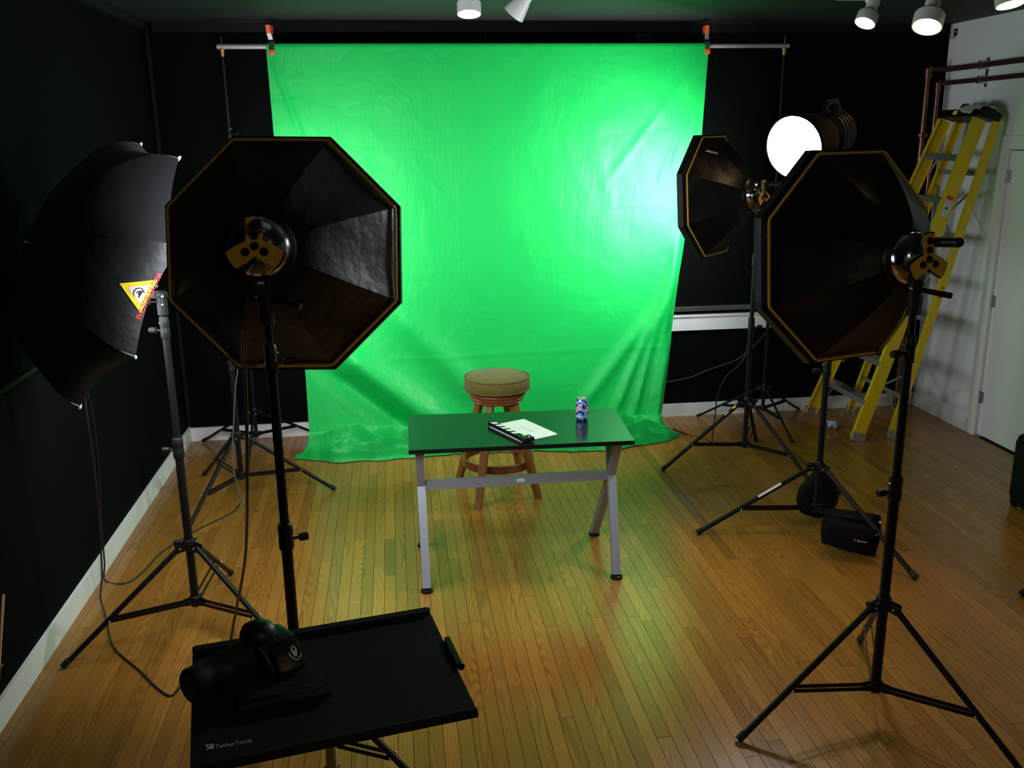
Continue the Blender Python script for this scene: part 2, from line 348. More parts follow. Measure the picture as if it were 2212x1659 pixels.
# white ledge of the blacked-out window, and the metal rail above it
ld = struct(MB().box((2.75, YB-0.02, 0.769), (1.9, 0.04, 0.112)).box((2.75, YB-0.028, 0.829), (1.9, 0.056, 0.010)).build('trim_4', 'white_trim', smooth=False))
MB().box((2.75, YB-0.018, 0.895), (1.9, 0.036, 0.016)).box((2.75, YB-0.012, 0.874), (1.9, 0.018, 0.018)).build('metal_rail', 'steel', ld, smooth=False, label='grey metal rail')
# door
dr = struct(MB().box((XR+0.028, (DY0+DY1)/2, 0.012+(DZ-0.02)/2), (0.04, DY1-DY0-0.012, DZ-0.028)).build('door_1', 'door', smooth=False))
cs = MB()
for yy in (DY1+0.045, DY0-0.045): cs.box((XR-0.009, yy, (DZ+0.09)/2), (0.018, 0.09, DZ+0.09), bev=0.003)
cs.box((XR-0.009, (DY0+DY1)/2, DZ+0.045), (0.018, DY1-DY0, 0.09), bev=0.003)
cs.build('door_casing', 'white_trim', dr, smooth=False)
for z in (0.30, 1.02, 1.90):
    MB().cyl((XR-0.004, DY1-0.006, z-0.045), (XR-0.004, DY1-0.006, z+0.045), 0.007, seg=8).box((XR+0.004, DY1-0.022, z), (0.006, 0.03, 0.085)).build('hinge', 'steel', dr)
MB().lathe([(0.028, 0), (0.028, 0.006), (0.010, 0.01), (0.010, 0.035), (0.026, 0.045), (0.026, 0.06), (0.012, 0.066)], (XR+0.008, DY0+0.06, 0.98), (-1, 0, 0), 14).build('door_knob', 'steel', dr)

# ------------------------------------------------------------------ pipes in the far right corner
def pipe(px, zt, r, label):
    p = thing('pipe', (px, 6.86, 0.0), label, 'pipe')
    MB().cyl((px, 6.86, 0.0), (px, 6.86, zt-0.04), r).build('riser', 'copper', p)
    MB().lathe([(r*1.35, 0), (r*1.35, 0.05)], (px, 6.86, zt-0.06), (0, 0, 1), 14).sphere((px, 6.86, zt), r*1.45).build('elbow', 'copper', p)
    xw = XR-0.045
    MB().tube([(px, 6.86, zt), (xw-0.02, 6.855, zt), (xw, 6.82, zt), (xw, 6.0, zt), (xw, 3.0, zt)], r*0.92, 12).build('wall_run', 'pipe_dark', p)
    MB().lathe([(r*1.9, 0), (r*2.1, 0.008), (r*1.9, 0.03)], (px, 6.86, 2.17 if px < 4.1 else 2.13), (0, 0, 1), 14).build('coupling', 'copper', p)
    for y in (6.42, 5.2):
        MB().box((xw+0.007, y, zt), (0.066, 0.022, 2*r+0.018)).box((XR-0.004, y, zt), (0.008, 0.03, 0.10)).build('wall_bracket', 'steel', p)
    return p
pipe(4.075, 2.665, 0.021, 'copper pipe farther from the white wall that bends into the upper wall run')
pipe(4.165, 2.565, 0.018, 'thinner copper pipe next to the white wall that bends into the lower wall run')
hk = MB().tube([(XR-0.002, 6.86, 2.935), (XR-0.03, 6.86, 2.935), (XR-0.045, 6.86, 2.92), (XR-0.045, 6.86, 2.90), (XR-0.03, 6.86, 2.888), (XR-0.012, 6.86, 2.895)], 0.006, 8).box((XR-0.003, 6.86, 2.93), (0.006, 0.05, 0.05)).build('wall_hook', 'steel')
tag(hk, 'small metal hook high on the white wall next to the black corner', 'hook')
bx = MB().box((1.865, YB-0.05, 2.855), (0.13, 0.10, 0.13), bev=0.008).build('wall_box', 'black_plastic'); rebase(bx, (1.865, YB-0.05, 2.79))
tag(bx, 'small black box mounted on the black back wall above the green cloth', 'box')
MB().box((0.72, YB-0.004, 2.86), (0.02, 0.008, 0.15)).build('wall_strip', 'black_trim', bpy.data.objects['wall_back'], smooth=False)

# ------------------------------------------------------------------ backdrop: two stands, crossbar, cloth, clamps
def knob(p, q, name, parent, r=0.013):
    p = V(p); q = V(q); d = (q-p); L = d.length
    MB().lathe([(r*0.4, 0), (r*0.4, L*0.4), (r, L*0.45), (r*1.1, L*0.7), (r, L), (r*0.4, L)], p, d, 10).build(name, 'black_plastic', parent)
def stand(base, theta, R, zc, zb, top, rp, label, group=None, joints=(), knob_dir=(1, 0, 0), legw=0.024, brace=0.62, rivets=True, name='light_stand', spigot=None):
    b = V(base); t = thing(name, base, label, 'stand', group)
    # pole in telescoping sections
    zs = [zb-0.03] + list(joints) + [top]; r = rp
    kd = V(knob_dir).normalized()
    for i in range(len(zs)-1):
        MB().cyl(b+V((0, 0, zs[i]-(0.06 if i else 0))), b+V((0, 0, zs[i+1])), r).build('pole_section', 'black_metal', t)
        if i < len(zs)-2:
            z = zs[i+1]
            c = MB().lathe([(r*1.18, -0.075), (r*1.32, -0.07), (r*1.32, -0.035), (r*1.2, -0.03), (r*1.3, -0.02), (r*1.3, 0.015), (r*1.0, 0.022)], b+V((0, 0, z)), (0, 0, 1), 16).build('clamp_collar', 'black_plastic', t)
            knob(b+V((0, 0, z-0.04))+kd*r, b+V((0, 0, z-0.04))+kd*(r+0.055), 'clamp_knob', c)
            MB().sphere(b+V((0, 0, z-0.008))+kd*(r*1.3), 0.005, 8, 6).build('clamp_screw', 'chrome', c)
        r *= 0.82
    hub = MB().lathe([(rp*1.25, -0.03), (rp*1.5, -0.022), (rp*1.5, 0.015), (rp*1.2, 0.025)], b+V((0, 0, zc)), (0, 0, 1), 16)
    low = MB().lathe([(rp*1.15, -0.03), (rp*1.35, -0.022), (rp*1.35, 0.015), (rp*1.1, 0.02)], b+V((0, 0, zb)), (0, 0, 1), 16)
    legs = []
    for k in range(3):
        a = theta + k*2*pi/3; d = V((cos(a), sin(a), 0)); s = V((-sin(a), cos(a), 0))
        p0 = b + d*(rp+0.026) + V((0, 0, zc-0.012)); foot = b + d*R + V((0, 0, 0.012))
        for e in (-1, 1):
            hub.beam(b+d*rp*0.8+s*e*legw*0.62+V((0, 0, zc-0.008)), p0+d*0.016+s*e*legw*0.62+V((0, 0, -0.004)), 0.003, 0.032, s)
            low.beam(b+d*rp*0.8+s*e*legw*0.5+V((0, 0, zb-0.005)), b+d*(rp+0.03)+s*e*legw*0.5+V((0, 0, zb-0.005)), 0.003, 0.026, s)
        m = lerp(p0, foot, brace); q0 = b + d*(rp+0.018) + V((0, 0, zb-0.006))
        lg = MB().tube([p0, foot], legw/2, 10).build('leg', 'black_metal', t)
        MB().lathe([(legw*0.62, 0), (legw*0.62, 0.035), (legw*0.5, 0.04)], foot-(p0-foot).normalized()*0.006+V((0, 0, 0.003)), p0-foot, 10).build('rubber_foot', 'black_plastic', lg)
        if rivets:
            for rp_ in (p0+s*legw*0.72, p0-s*legw*0.72, m+s*legw*0.80, m-s*legw*0.8): MB().sphere(rp_, 0.0050, 8, 6).build('rivet', 'chrome', lg)
        br = MB()
        for e in (-1, 1): br.beam(q0+s*e*legw*0.62, m+s*e*legw*0.62, 0.0035, 0.015, s)
        br.build('brace', 'black_metal', t); legs.append(lg)
    hub.build('leg_hub', 'black_plastic', t); low.build('lower_hub', 'black_plastic', t)
    knob(b+V((0, 0, zc))+kd*rp*1.4, b+V((0, 0, zc))+kd*(rp*1.4+0.045), 'hub_knob', t)
    if spigot: MB().cyl(b+V((0, 0, top)), b+V((0, 0, top+spigot)), 0.006, seg=10).build('spigot', 'chrome', t)
    t['legs'] = 3
    return t, legs
RODZ = 2.815; RY = 6.63
for x, th, lab in ((-1.07, RAD(150), 'thin black backdrop stand with yellow top cap, beside the back corner of the black walls'), (2.825, RAD(30), 'thin black backdrop stand holding the bare crossbar end, behind the tilted softbox')):
    b, _ = stand((x, RY, 0), th if x < 0 else RAD(-87)+0.0, 0.505, 0.30, 0.13, RODZ-0.045, 0.0135, lab, None, (0.95, 2.30 if x < 0 else 1.75), (1, -0.4, 0), 0.019, 0.6, spigot=None)
    MB().lathe([(0.012, 0), (0.012, 0.03), (0.016, 0.032), (0.016, 0.045)], (x, RY, RODZ-0.062), (0, 0, 1), 12).build('top_cap', 'brass', b, label='yellow plastic cap under the crossbar')
    MB().cyl((x, RY, RODZ-0.02), (x, RY, RODZ+0.065), 0.004, seg=8).build('spigot', 'chrome', b)
rod = MB().cyl((-1.10, RY, RODZ), (0.6, RY, RODZ), 0.0165, seg=16).cyl((0.6, RY, RODZ), (2.86, RY, RODZ), 0.0150, seg=16).build('crossbar', 'rod'); rebase(rod, (0.88, RY, RODZ))
tag(rod, 'long grey metal crossbar holding up the green cloth', 'crossbar')

def ridge(p): return 1.0 - abs(noise.noise(p))*2.0
XLF = [(0.0, -0.672), (0.6, -0.676), (1.4, -0.73), (2.25, -0.775), (2.85, -0.782)]
XRF = [(0.0, 1.94), (0.12, 1.955), (0.49, 2.01), (1.19, 2.085), (2.18, 2.23), (2.85, 2.262)]
YFR = [(-0.78, 6.37), (-0.5, 6.245), (-0.2, 6.215), (0.1, 6.26), (0.5, 6.28), (1.2, 6.20), (1.5, 6.165), (1.8, 6.235), (1.97, 6.30), (2.12, 6.42)]
def gline(x, z, a, b, wd, amp, t0=0.0, t1=1.0):
    dx, dz = b[0]-a[0], b[1]-a[1]; L = math.hypot(dx, dz); t = ((x-a[0])*dx + (z-a[1])*dz)/L/L; n = ((x-a[0])*dz - (z-a[1])*dx)/L
    k = max(0.0, min(1.0, (t-t0+0.15)/0.3))*max(0.0, min(1.0, (t1+0.15-t)/0.3))
    return amp*k*math.exp(-(n/wd)**2)
def hang_dy(x, z):
    d = 0.018*noise.noise(V((x*1.1, z*0.55, 3.1))) + 0.006*noise.noise(V((x*3.5, z*1.6, 9.0))) + 0.0025*ridge(V((x*6+z*1.5, z*3.0-x, 1.7)))
    d += gline(x, z, (-0.70, 1.0), (0.30, 0.16), 0.10, 0.10, 0.25, 1.0) - gline(x, z, (-0.66, 0.70), (0.05, 0.12), 0.06, 0.05, 0.2, 1.0)
    d += gline(x, z, (-0.2, 1.25), (0.62, 0.30), 0.10, 0.045, 0.2, 1.0)
    for a, b, wd, am in (((2.10, 1.6), (1.86, 0.1), 0.045, 0.055), ((2.05, 1.35), (1.72, 0.1), 0.035, 0.05), ((1.98, 1.1), (1.58, 0.15), 0.035, 0.04), ((2.02, 0.8), (1.90, 0.05), 0.03, 0.05), ((1.9, 0.95), (1.35, 0.25), 0.05, 0.03)):
        d += gline(x, z, a, b, wd, am, 0.15, 1.0)
    d += gline(x, z, (2.22, 2.75), (1.55, 1.9), 0.03, 0.007) + gline(x, z, (-0.74, 2.72), (-0.55, 2.1), 0.02, 0.010) + gline(x, z, (2.24, 2.7), (1.9, 1.8), 0.025, 0.006)
    d += 0.003*math.exp(-((z-0.66-0.01*x)/0.010)**2) + 0.003*math.exp(-((z-1.72)/0.012)**2)*0.5 + 0.002*math.exp(-((x-0.42-0.03*z)/0.010)**2)
    return d
NU, verts, faces, rowsv = 220, [], [], []
def srow(fn): rowsv.append([fn(i/NU) for i in range(NU+1)])
for k in range(10):    # back hem and over the bar
    a = k/9
    if k < 5: srow(lambda u, a=a: (lerp(pw(2.8, XLF), pw(2.8, XRF), u), RY+0.022, RODZ-0.14+0.14*(a*9/5)))
    else:
        ph = pi*(k-5)/4
        srow(lambda u, ph=ph: (lerp(pw(2.83, XLF), pw(2.83, XRF), u), RY+0.021*cos(ph), RODZ+0.021*sin(ph)))
NH = 170
for k in range(NH+1):
    z = lerp(RODZ-0.01, 0.17, (k/NH)); f = (RODZ-z)/RODZ
    def fn(u, z=z, f=f):
        x = lerp(pw(z, XLF), pw(z, XRF), u); kk = min(1.0, f*9)
        return (x, RY-0.021-0.02*f-0.13*f**5-hang_dy(x, z)*kk, z)
    srow(fn)
NP = 64
for k in range(1, NP+1):
    p = k/NP
    def fn(u, p=p):
        s = p*p*(3-2*p)
        x = lerp(-0.672-0.10*s, 1.95+0.13*s, u); x0 = x
        x += 0.018*noise.noise(V((x*6, p*4, 5.5)))*p
        y0 = RY-0.171-hang_dy(lerp(-0.672, 1.95, u), 0.17); yf = pw(x, YFR) + 0.035*noise.noise(V((x*4.3, 2.0, 7.7))) + 0.018*noise.noise(V((x*11, 4.0, 1.7)))
        y = lerp(y0, yf, p**0.9) + 0.035*noise.noise(V((x*3.2, p*3.0, 2.2)))*sin(pi*p)
        cr = 0.105*max(0, ridge(V((x*1.5+p*1.1, p*2.9+0.25*noise.noise(V((x*2.5, 0, 5))), 0.3))))**2 + 0.060*max(0, ridge(V((x*2.9-p*1.5, p*5.6, 4.0))))**2 + 0.026*max(0, ridge(V((x*7+p*3, p*9.0, 8.0))))
        ed = min(1.0, 0.15+6*min(u, 1-u)); env = ed*min(1.0, p*5)*(0.35+0.65*min(1.0, (1-p)*4))*min(1.0, (1-p)*22+0.05)
        hem = 0.028*math.exp(-((p-0.86)/0.07)**2)*(0.7+0.6*noise.noise(V((x*4, 0, 7))))
        pile = 0.10*math.exp(-((x-1.92)/0.13)**2-((p-0.45)/0.28)**2) + 0.05*math.exp(-((x+0.55)/0.22)**2-((p-0.35)/0.25)**2)
        z = 0.17*(1-p)**3.0 + (cr*(0.9 if x < 1.6 else 1.25)+pile)*env + hem + 0.006
        return (x, y, z)
    srow(fn)
W_ = NU+1
vs = [p for r in rowsv for p in r]
fs = [(i*W_+j, (i+1)*W_+j, (i+1)*W_+j+1, i*W_+j+1) for i in range(len(rowsv)-1) for j in range(NU)]
gs = MB().add(vs, fs).build('green_screen', 'green'); rebase(gs, (0.75, 6.5, 0)); gs.data.polygons.foreach_set('use_smooth', [True]*len(gs.data.polygons))
tag(gs, 'bright green muslin backdrop cloth clipped to the crossbar and pooling on the floor', 'backdrop cloth')

def clamp(x, label, turn):
    z0 = RODZ-0.03; y = RY-0.04; c = thing('spring_clamp', (x, y, z0), label, 'clamp', 'orange tipped spring clamps on the crossbar')
    ex = V((cos(turn), -sin(turn)*0.4, 0)).normalized()
    def pl(dx, dz, dy=0): return V((x, y, z0)) + ex*dx + V((0, dy, dz))
    for e, dy in ((-1, -0.013), (1, 0.055)):
        MB().sect(pl(0, 0.055, dy*0.6), pl(-0.006, 0.0, dy*0.6 if e < 0 else 0.09), [(-0.016, -0.006), (0.016, -0.006), (0.016, 0.006), (-0.016, 0.006)], ex).build('jaw', 'chrome', c)
        MB().box(pl(-0.004, -0.012, dy if e < 0 else 0.085), (0.038, 0.016, 0.035), bev=0.005).build('jaw_tip', 'orange', c, label='orange vinyl jaw tip')
        hd = MB().sect(pl(-0.004, 0.06, 0.01), pl(-0.012+e*0.004, 0.115, -0.01 if e < 0 else 0.04), [(-0.014, -0.006), (0.014, -0.006), (0.014, 0.006), (-0.014, 0.006)], ex).build('handle', 'steel', c)
        MB().beam(pl(-0.011+e*0.004, 0.108, -0.009 if e < 0 else 0.038), pl(-0.013+e*0.005, 0.160, -0.022 if e < 0 else 0.050), 0.026, 0.018, ex).build('grip', 'orange', hd, label='orange vinyl grip')
    MB().lathe([(0.012, -0.018), (0.014, -0.016), (0.014, 0.016), (0.012, 0.018)], pl(-0.002, 0.062, 0.012), ex, 12).build('spring', 'black_metal', c)
    return c
clamp(-0.738, 'orange tipped spring clamp on the cloth corner by the stand near the black corner', 0.15)
clamp(2.245, 'orange tipped spring clamp on the cloth corner towards the track lights', -0.15)

# ------------------------------------------------------------------ light stands
PS = RAD
umb_st, _ = stand((-0.985, 3.998, 0), math.atan2(3.774-3.998, -1.499+0.985)+0.02, 0.575, 0.445, 0.165, 1.545, 0.0185, 'black light stand standing along the white baseboard under the black umbrella', None, (0.93, 1.47), (-1, 0.3, 0))
octl_st, _ = stand((-0.405, 2.92, 0), RAD(-30), 0.57, 0.43, 0.16, 1.70, 0.0190, 'thick black light stand rising behind the black laptop tray', None, (0.95, 1.56), (1, 0.25, 0))
near_st, _ = stand((1.765, 2.919, 0), math.atan2(2.85-2.919, 1.201-1.765), 0.569, 0.50, 0.150, 1.66, 0.0190, 'big black light stand nearest the camera with its feet spread on bare floor', None, (0.985, 1.50), (-1, -0.2, 0))
glow_st, gl = stand((2.305, 4.584, 0), math.atan2(4.671-4.584, 1.646-2.305), 0.665, 0.415, 0.165, 2.06, 0.0175, 'black light stand weighted by black sandbags', None, (1.0, 1.5), (-1, 0.1, 0), 0.027)
far_st, fl_legs = stand((2.315, 5.70, 0), math.atan2(0.0, 1.745-2.315), 0.575, 0.475, 0.17, 1.70, 0.0165, 'black light stand between the green cloth and the white window ledge', None, (1.02, 1.45), (1, -0.3, 0), 0.026)
hid_st, _ = stand((-1.03, 5.655, 0), math.atan2(5.125-5.655, -1.279+1.03), 0.575, 0.43, 0.165, 1.42, 0.0175, 'black light stand in front of the thin backdrop stand near the white baseboard corner', None, (0.9,), (1, 0, 0), 0.025)
out_st, _ = stand((3.50, 3.62, 0), math.atan2(3.72-3.62, 2.965-3.50), 0.545, 0.5, 0.15, 1.5, 0.018, 'black stand of which only one rubber foot shows at the right edge of the frame', None, (1.0,))
# stickers on legs
def leg_sticker(leg_root, theta, base, R, zc, f0, f1, m, parent, name, wd=0.016, lift=0.0145, rp=0.0175):
    b = V(base); d = V((cos(theta), sin(theta), 0)); p0 = b+d*(rp+0.026)+V((0, 0, zc-0.012)); q = b+d*R+V((0, 0, 0.012)); t = (q-p0).normalized()
    s = V((-sin(theta), cos(theta), 0)); n = s.cross(t); n = n if n.z > 0 else -n
    n2 = (n*0.75 + s*(0.66 if s.y < 0 else -0.66)).normalized(); s2 = t.cross(n2)
    a = lerp(p0, q, f0)+n2*lift; e = lerp(p0, q, f1)+n2*lift
    return MB().beam(a, e, wd, 0.0012, s2).build(name, m, parent, smooth=False)
tg = math.atan2(4.671-4.584, 1.646-2.305)
leg_sticker(None, tg, (2.305, 4.584, 0), 0.665, 0.415, 0.26, 0.46, 'white_print', glow_st, 'leg_label', 0.014, 0.0140)['label'] = 'white label strip on a leg'
leg_sticker(None, pi, (2.315, 5.70, 0), 0.575, 0.475, 0.06, 0.10, 'yellow_print', far_st, 'leg_label', 0.012, 0.0138, 0.0165)['label'] = 'yellow sticker on a leg'
leg_sticker(None, pi, (2.315, 5.70, 0), 0.575, 0.475, 0.15, 0.20, 'pale_grey_print', far_st, 'leg_label', 0.008, 0.0138, 0.0165)['label'] = 'pale sticker on a leg'

# ------------------------------------------------------------------ octagonal softbox lamps
def frame_of(d):
    d = V(d).normalized(); r = d.cross(V((0, 0, 1))).normalized(); u = r.cross(d); return r, u, d
def softbox(H0, d, R, h, ph, em, label, pole_top, pole_xy, dials=True, stage=1.0, diffuser_c=0.01):
    H0 = V(H0); r, u, d = frame_of(d)
    t = thing('softbox_lamp', (pole_xy[0], pole_xy[1], pole_top), label, 'lamp')
    def P(a, b, c): return H0 + r*a + u*b + d*c
    def rib(k, q):
        an = ph+k*pi/4; rad = 0.088*stage+(R-0.088*stage)*(q**0.72); return rad*cos(an), rad*sin(an), 0.025*stage+(h-0.025*stage)*q
    NT, NS = 14, 8
    for k in range(8):
        rings = []
        for i in range(NT+1):
            q = i/NT; A = V(rib(k, q)); B = V(rib(k+1, q)); row = []
            for j in range(NS+1):
                s = j/NS; p = lerp(A, B, s); sag = 1-0.045*sin(pi*s)*sin(pi*min(1, q*1.0)) ; wr = 0.004*noise.noise(V((k*3.1+s*3, q*4, R*9)))*sin(pi*s)
                row.append(P(p.x*sag, p.y*sag, p.z + 0.004*sin(pi*s)*sin(pi*q)+wr))
            rings.append(row)
        MB().ring_loft(rings, closed=False, cap0=False, cap1=False).build('panel', 'black_fabric', t)
    def octa(rad, c): return [P(rad*cos(ph+k*pi/4), rad*sin(ph+k*pi/4), c) for k in range(8)]
    MB().ring_loft([octa(R*0.995, h-0.003), octa(R*1.045, h+0.012*stage), octa(R*1.05, h+0.05*stage), octa(R*1.03, h+0.055*stage), octa(R*0.97, h+0.012)], cap0=False, cap1=False).build('rim_band', 'black_fabric', t, smooth=False)
    if dials:
        pts = octa(R*1.004, h-0.013); ring = []
        for k in range(8): ring += [lerp(pts[k], pts[(k+1) % 8], f) for f in (0.02, 0.5, 0.98)]
        MB().tube(ring, 0.0052, 6, closed=True).build('piping', 'piping', t, label='yellow piping along the rim seam')
    dd = octa(R*0.975, h+diffuser_c)
    MB().add(dd+[P(0, 0, h+diffuser_c+0.012)], [(k, (k+1) % 8, 8) for k in range(8)]).build('diffuser', em, t, smooth=False, label='white glowing front cloth')
    # speed ring and head
    MB().lathe([(0.100*stage, 0.045*stage), (0.106*stage, 0.03*stage), (0.106*stage, 0.012*stage), (0.094*stage, 0.0)], H0, d, 28).build('speed_ring', 'black_metal', t)
    if dials:
        hd = MB().lathe([(0.092, 0.01), (0.093, -0.012), (0.088, -0.030), (0.072, -0.052), (0.045, -0.066), (0.01, -0.071)], H0, d, 32).build('lamp_head', 'dark_chrome', t, label='polished silver lamp head')
        pl = []; NA = 7
        for k in range(3):
            a0 = pi/2+k*2*pi/3; hw = RAD(15 if k == 0 else 19)
            for j in range(5): a = a0-hw+2*hw*j/4; pl.append((0.087*cos(a), 0.087*sin(a)))
            a1 = a0+hw; a2 = a0+2*pi/3-RAD(19 if k < 2 else 15)
            for j in range(1, NA):
                f = j/NA; a = lerp(a1, a2, f); rr = 0.087-(0.087-0.031)*sin(pi*f)**0.8; pl.append((rr*cos(a), rr*sin(a)))
        ex, ey = r, u; n = ex.cross(ey); sg = 1 if n.dot(d) < 0 else -1
        MB().plate([(x*1.07, y*1.07) for x, y in pl], P(0, 0, -0.066), r, u, 0.009*sg if sg < 0 else 0.009).build('back_plate', 'black_plastic', hd)
        o0 = P(0, 0, -0.0755)
        MB().plate(pl, P(0, 0, -0.076), r, u, 0.0025).build('dial_plate', 'plate', hd, label='yellow three-armed dial plate')
        for x, y in ((0, 0), (0, 0.031), (0, 0.062), (-0.028, -0.017), (0.028, -0.017)):
            MB().lathe([(0.0135, 0), (0.0130, 0.006), (0.011, 0.009), (0.0, 0.009)], P(x, y, -0.0765), -d, 14, cap1=False).build('dial', 'black_plastic', hd)
        gr = MB()
        for i in range(9): gr.lathe([(0.0165, 0), (0.0175, 0.004), (0.0165, 0.0125)], P(0.032, 0.056, -0.060-0.0125*i), -d, 14)
        gr.lathe([(0.0165, 0), (0.012, 0.006)], P(0.032, 0.056, -0.1725), -d, 14).build('grip_handle', 'black_plastic', t)
    else:
        MB().lathe([(0.055, 0.02), (0.085, -0.01), (0.082, -0.05), (0.07, -0.06), (0.07, -0.12), (0.055, -0.135)], H0, d, 22).build('lamp_head', 'black_plastic', t)
        for k in range(3): MB().lathe([(0.086, 0), (0.086, 0.008)], P(0, 0, -0.025-0.014*k), -d, 22).build('cooling_fin', 'black_metal', t)
    # yoke down to the stand
    top = V((pole_xy[0], pole_xy[1], pole_top)); a = H0 - V((0, 0, 0.085*stage)) - d*0.02
    yk = MB().beam(H0-V((0, 0, 0.05*stage))-d*0.015, a-V((0, 0, 0.005)), 0.055, 0.045, r).beam(a, top+V((0, 0, 0.055)), 0.05, 0.04, r).lathe([(0.017, -0.06), (0.022, -0.055), (0.022, 0.05), (0.026, 0.06)], top, (0, 0, 1), 14)
    y = yk.build('yoke', 'black_plastic', t, smooth=False)
    if dials:
        c = lerp(a, top, 0.25)-d*0.023
        MB().plate([(-0.010, -0.004), (0.010, -0.004), (0.010, 0.004), (-0.010, 0.004)], c, r, u, 0.001 if r.cross(u).dot(d) < 0 else -0.001).build('yoke_sticker', 'pale_grey_print', y, smooth=False, label='pale sticker')
        lv = top+V((0, 0, 0.03)); e = lv + r*0.115 - V((0, 0, 0.03)) - d*0.05
        MB().tube([lv, lerp(lv, e, 0.4), e], lambda f: 0.008+0.003*f, 10).build('tilt_lever', 'black_plastic', t)
        MB().sphere(top+V((0, 0, 0.035))-r*0.028-d*0.01, 0.006, 8, 6).build('yoke_bolt', 'chrome', y)
    return t, P, (r, u, d)
softbox((-0.4068, 2.90, 1.8882), (0.07, 0.9826, -0.1718), 0.4176, 0.374, RAD(21.3), 'e_left', 'black octagonal softbox lamp seen from behind, beside the black umbrella', 1.70, (-0.405, 2.92))
softbox((1.7789, 2.987, 1.7795), (-0.2789, 0.9568, -0.0819), 0.4085, 0.299, RAD(22.9), 'e_near', 'black octagonal softbox lamp seen from behind, nearest, hiding part of the yellow ladder', 1.655, (1.765, 2.919))
fb, FP, (fr, fu_, fd) = softbox((2.2711, 5.686, 1.8375), (-0.6925, 0.719, -0.059), 0.403, 0.273, RAD(23.4), 'e_far', 'black octagonal softbox lamp edge-on beside the green cloth with a small bright mark', 1.70, (2.315, 5.70))
softbox((-1.02, 5.63, 1.57), (0.72, 0.68, 0.03), 0.36, 0.34, RAD(22.5), 'e_hidden', 'softbox lamp behind the softbox next to the umbrella, washing the green cloth with light', 1.42, (-1.03, 5.655))
GD = V((-0.808, -0.564, -0.185)).normalized(); GF = V((1.967, 4.42, 2.142)); gr_, gu, gd = frame_of(GD)
gl_t = thing('softbox_lamp', (2.305, 4.584, 2.06), 'small round lamp blazing white, high above the near softbox', 'lamp')
def GP(a, b, c): return GF + gr_*a + gu*b + gd*c
MB().lathe([(0.150, 0.012), (0.157, 0.0), (0.155, -0.02), (0.150, -0.09), (0.132, -0.17), (0.112, -0.225), (0.100, -0.235)], GF, GD, 40, cap0=False, cap1=False).build('reflector_shell', 'black_wall', gl_t)
MB().lathe([(0.151, 0.004), (0.12, 0.013), (0.08, 0.021), (0.0, 0.024)], GF, GD, 40, cap0=False, cap1=False).build('diffuser', 'e_glow', gl_t, label='white glowing round front')
MB().lathe([(0.105, -0.23), (0.112, -0.24), (0.112, -0.40), (0.10, -0.42), (0.06, -0.43), (0.0, -0.43)], GF, GD, 28, cap1=False).build('lamp_head', 'black_wall', gl_t)
for k in range(4): MB().lathe([(0.112, 0), (0.117, 0.002), (0.117, 0.008), (0.112, 0.010)], GP(0, 0, -0.28-0.028*k), -gd, 28, cap0=False, cap1=False).build('cooling_fin', 'black_plastic', gl_t)
MB().beam(GP(0, 0.10, -0.26), GP(0, 0.155, -0.32), 0.02, 0.02, gr_).beam(GP(0, 0.155, -0.32), GP(0, 0.155, -0.40), 0.02, 0.022, gr_).beam(GP(0, 0.155, -0.40), GP(0, 0.10, -0.425), 0.02, 0.02, gr_).build('carry_handle', 'black_plastic', gl_t)
gt = V((2.305, 4.584, 2.06)); MB().lathe([(0.018, -0.06), (0.022, -0.055), (0.022, 0.04), (0.014, 0.045)], gt, (0, 0, 1), 14).beam(gt+V((0, 0, 0.03)), GP(0, -0.09, -0.34), 0.04, 0.03, gr_).build('yoke', 'black_plastic', gl_t)
# small mark on the far softbox: triangle swoosh and lettering, on the fabric
def on_panel(root, names=('panel',)):
    vs, fs = [], []
    for c in root.children:
        if c.name.split('.')[0] in names:
            k = len(vs); L0 = root.location
            vs += [v.co + L0 for v in c.data.vertices]; fs += [[i+k for i in p.vertices] for p in c.data.polygons]
    return BVHTree.FromPolygons(vs, fs)
def pix_ray(uu, vv): return ((cam_r*((uu-CX)/FPX)) + cam_d*((vv-CY)/FPX) + cam_f).normalized()
def decal_frame(bvh, o, x, y):   # three points given where they show on the cloth
    q = [bvh.ray_cast(CAM, pix_ray(*p))[0] for p in (o, x, y)]; return q
def drape(bvh, vs, fs, o, ex, ey, lift, name, m, parent, label=None):
    n = ex.cross(ey).normalized()
    if n.dot(CAM-o) < 0: n = -n
    P = []
    for v in vs:
        p = o + ex*v.x + ey*v.y; hit = bvh.ray_cast(p+n*0.15, -n)
        q = (hit[0] + n*lift) if hit[0] else (p + n*lift)
        P.append(q)
    return MB().add(P, fs).build(name, m, parent, smooth=False, label=label, fix=False)
def grid_tri(n, pts):   # triangle subdivided n times
    a, b, c = [V(p) for p in pts]; idx = {}; vs = []; fs = []
    for i in range(n+1):
        for j in range(n+1-i): idx[i, j] = len(vs); vs.append(a + (b-a)*(i/n) + (c-a)*(j/n))
    for i in range(n):
        for j in range(n-i):
            fs.append((idx[i, j], idx[i+1, j], idx[i, j+1]))
            if j < n-i-1: fs.append((idx[i+1, j], idx[i+1, j+1], idx[i, j+1]))
    return vs, fs
bv = on_panel(fb); q = decal_frame(bv, (1524, 329), (1549, 335), (1525, 322))
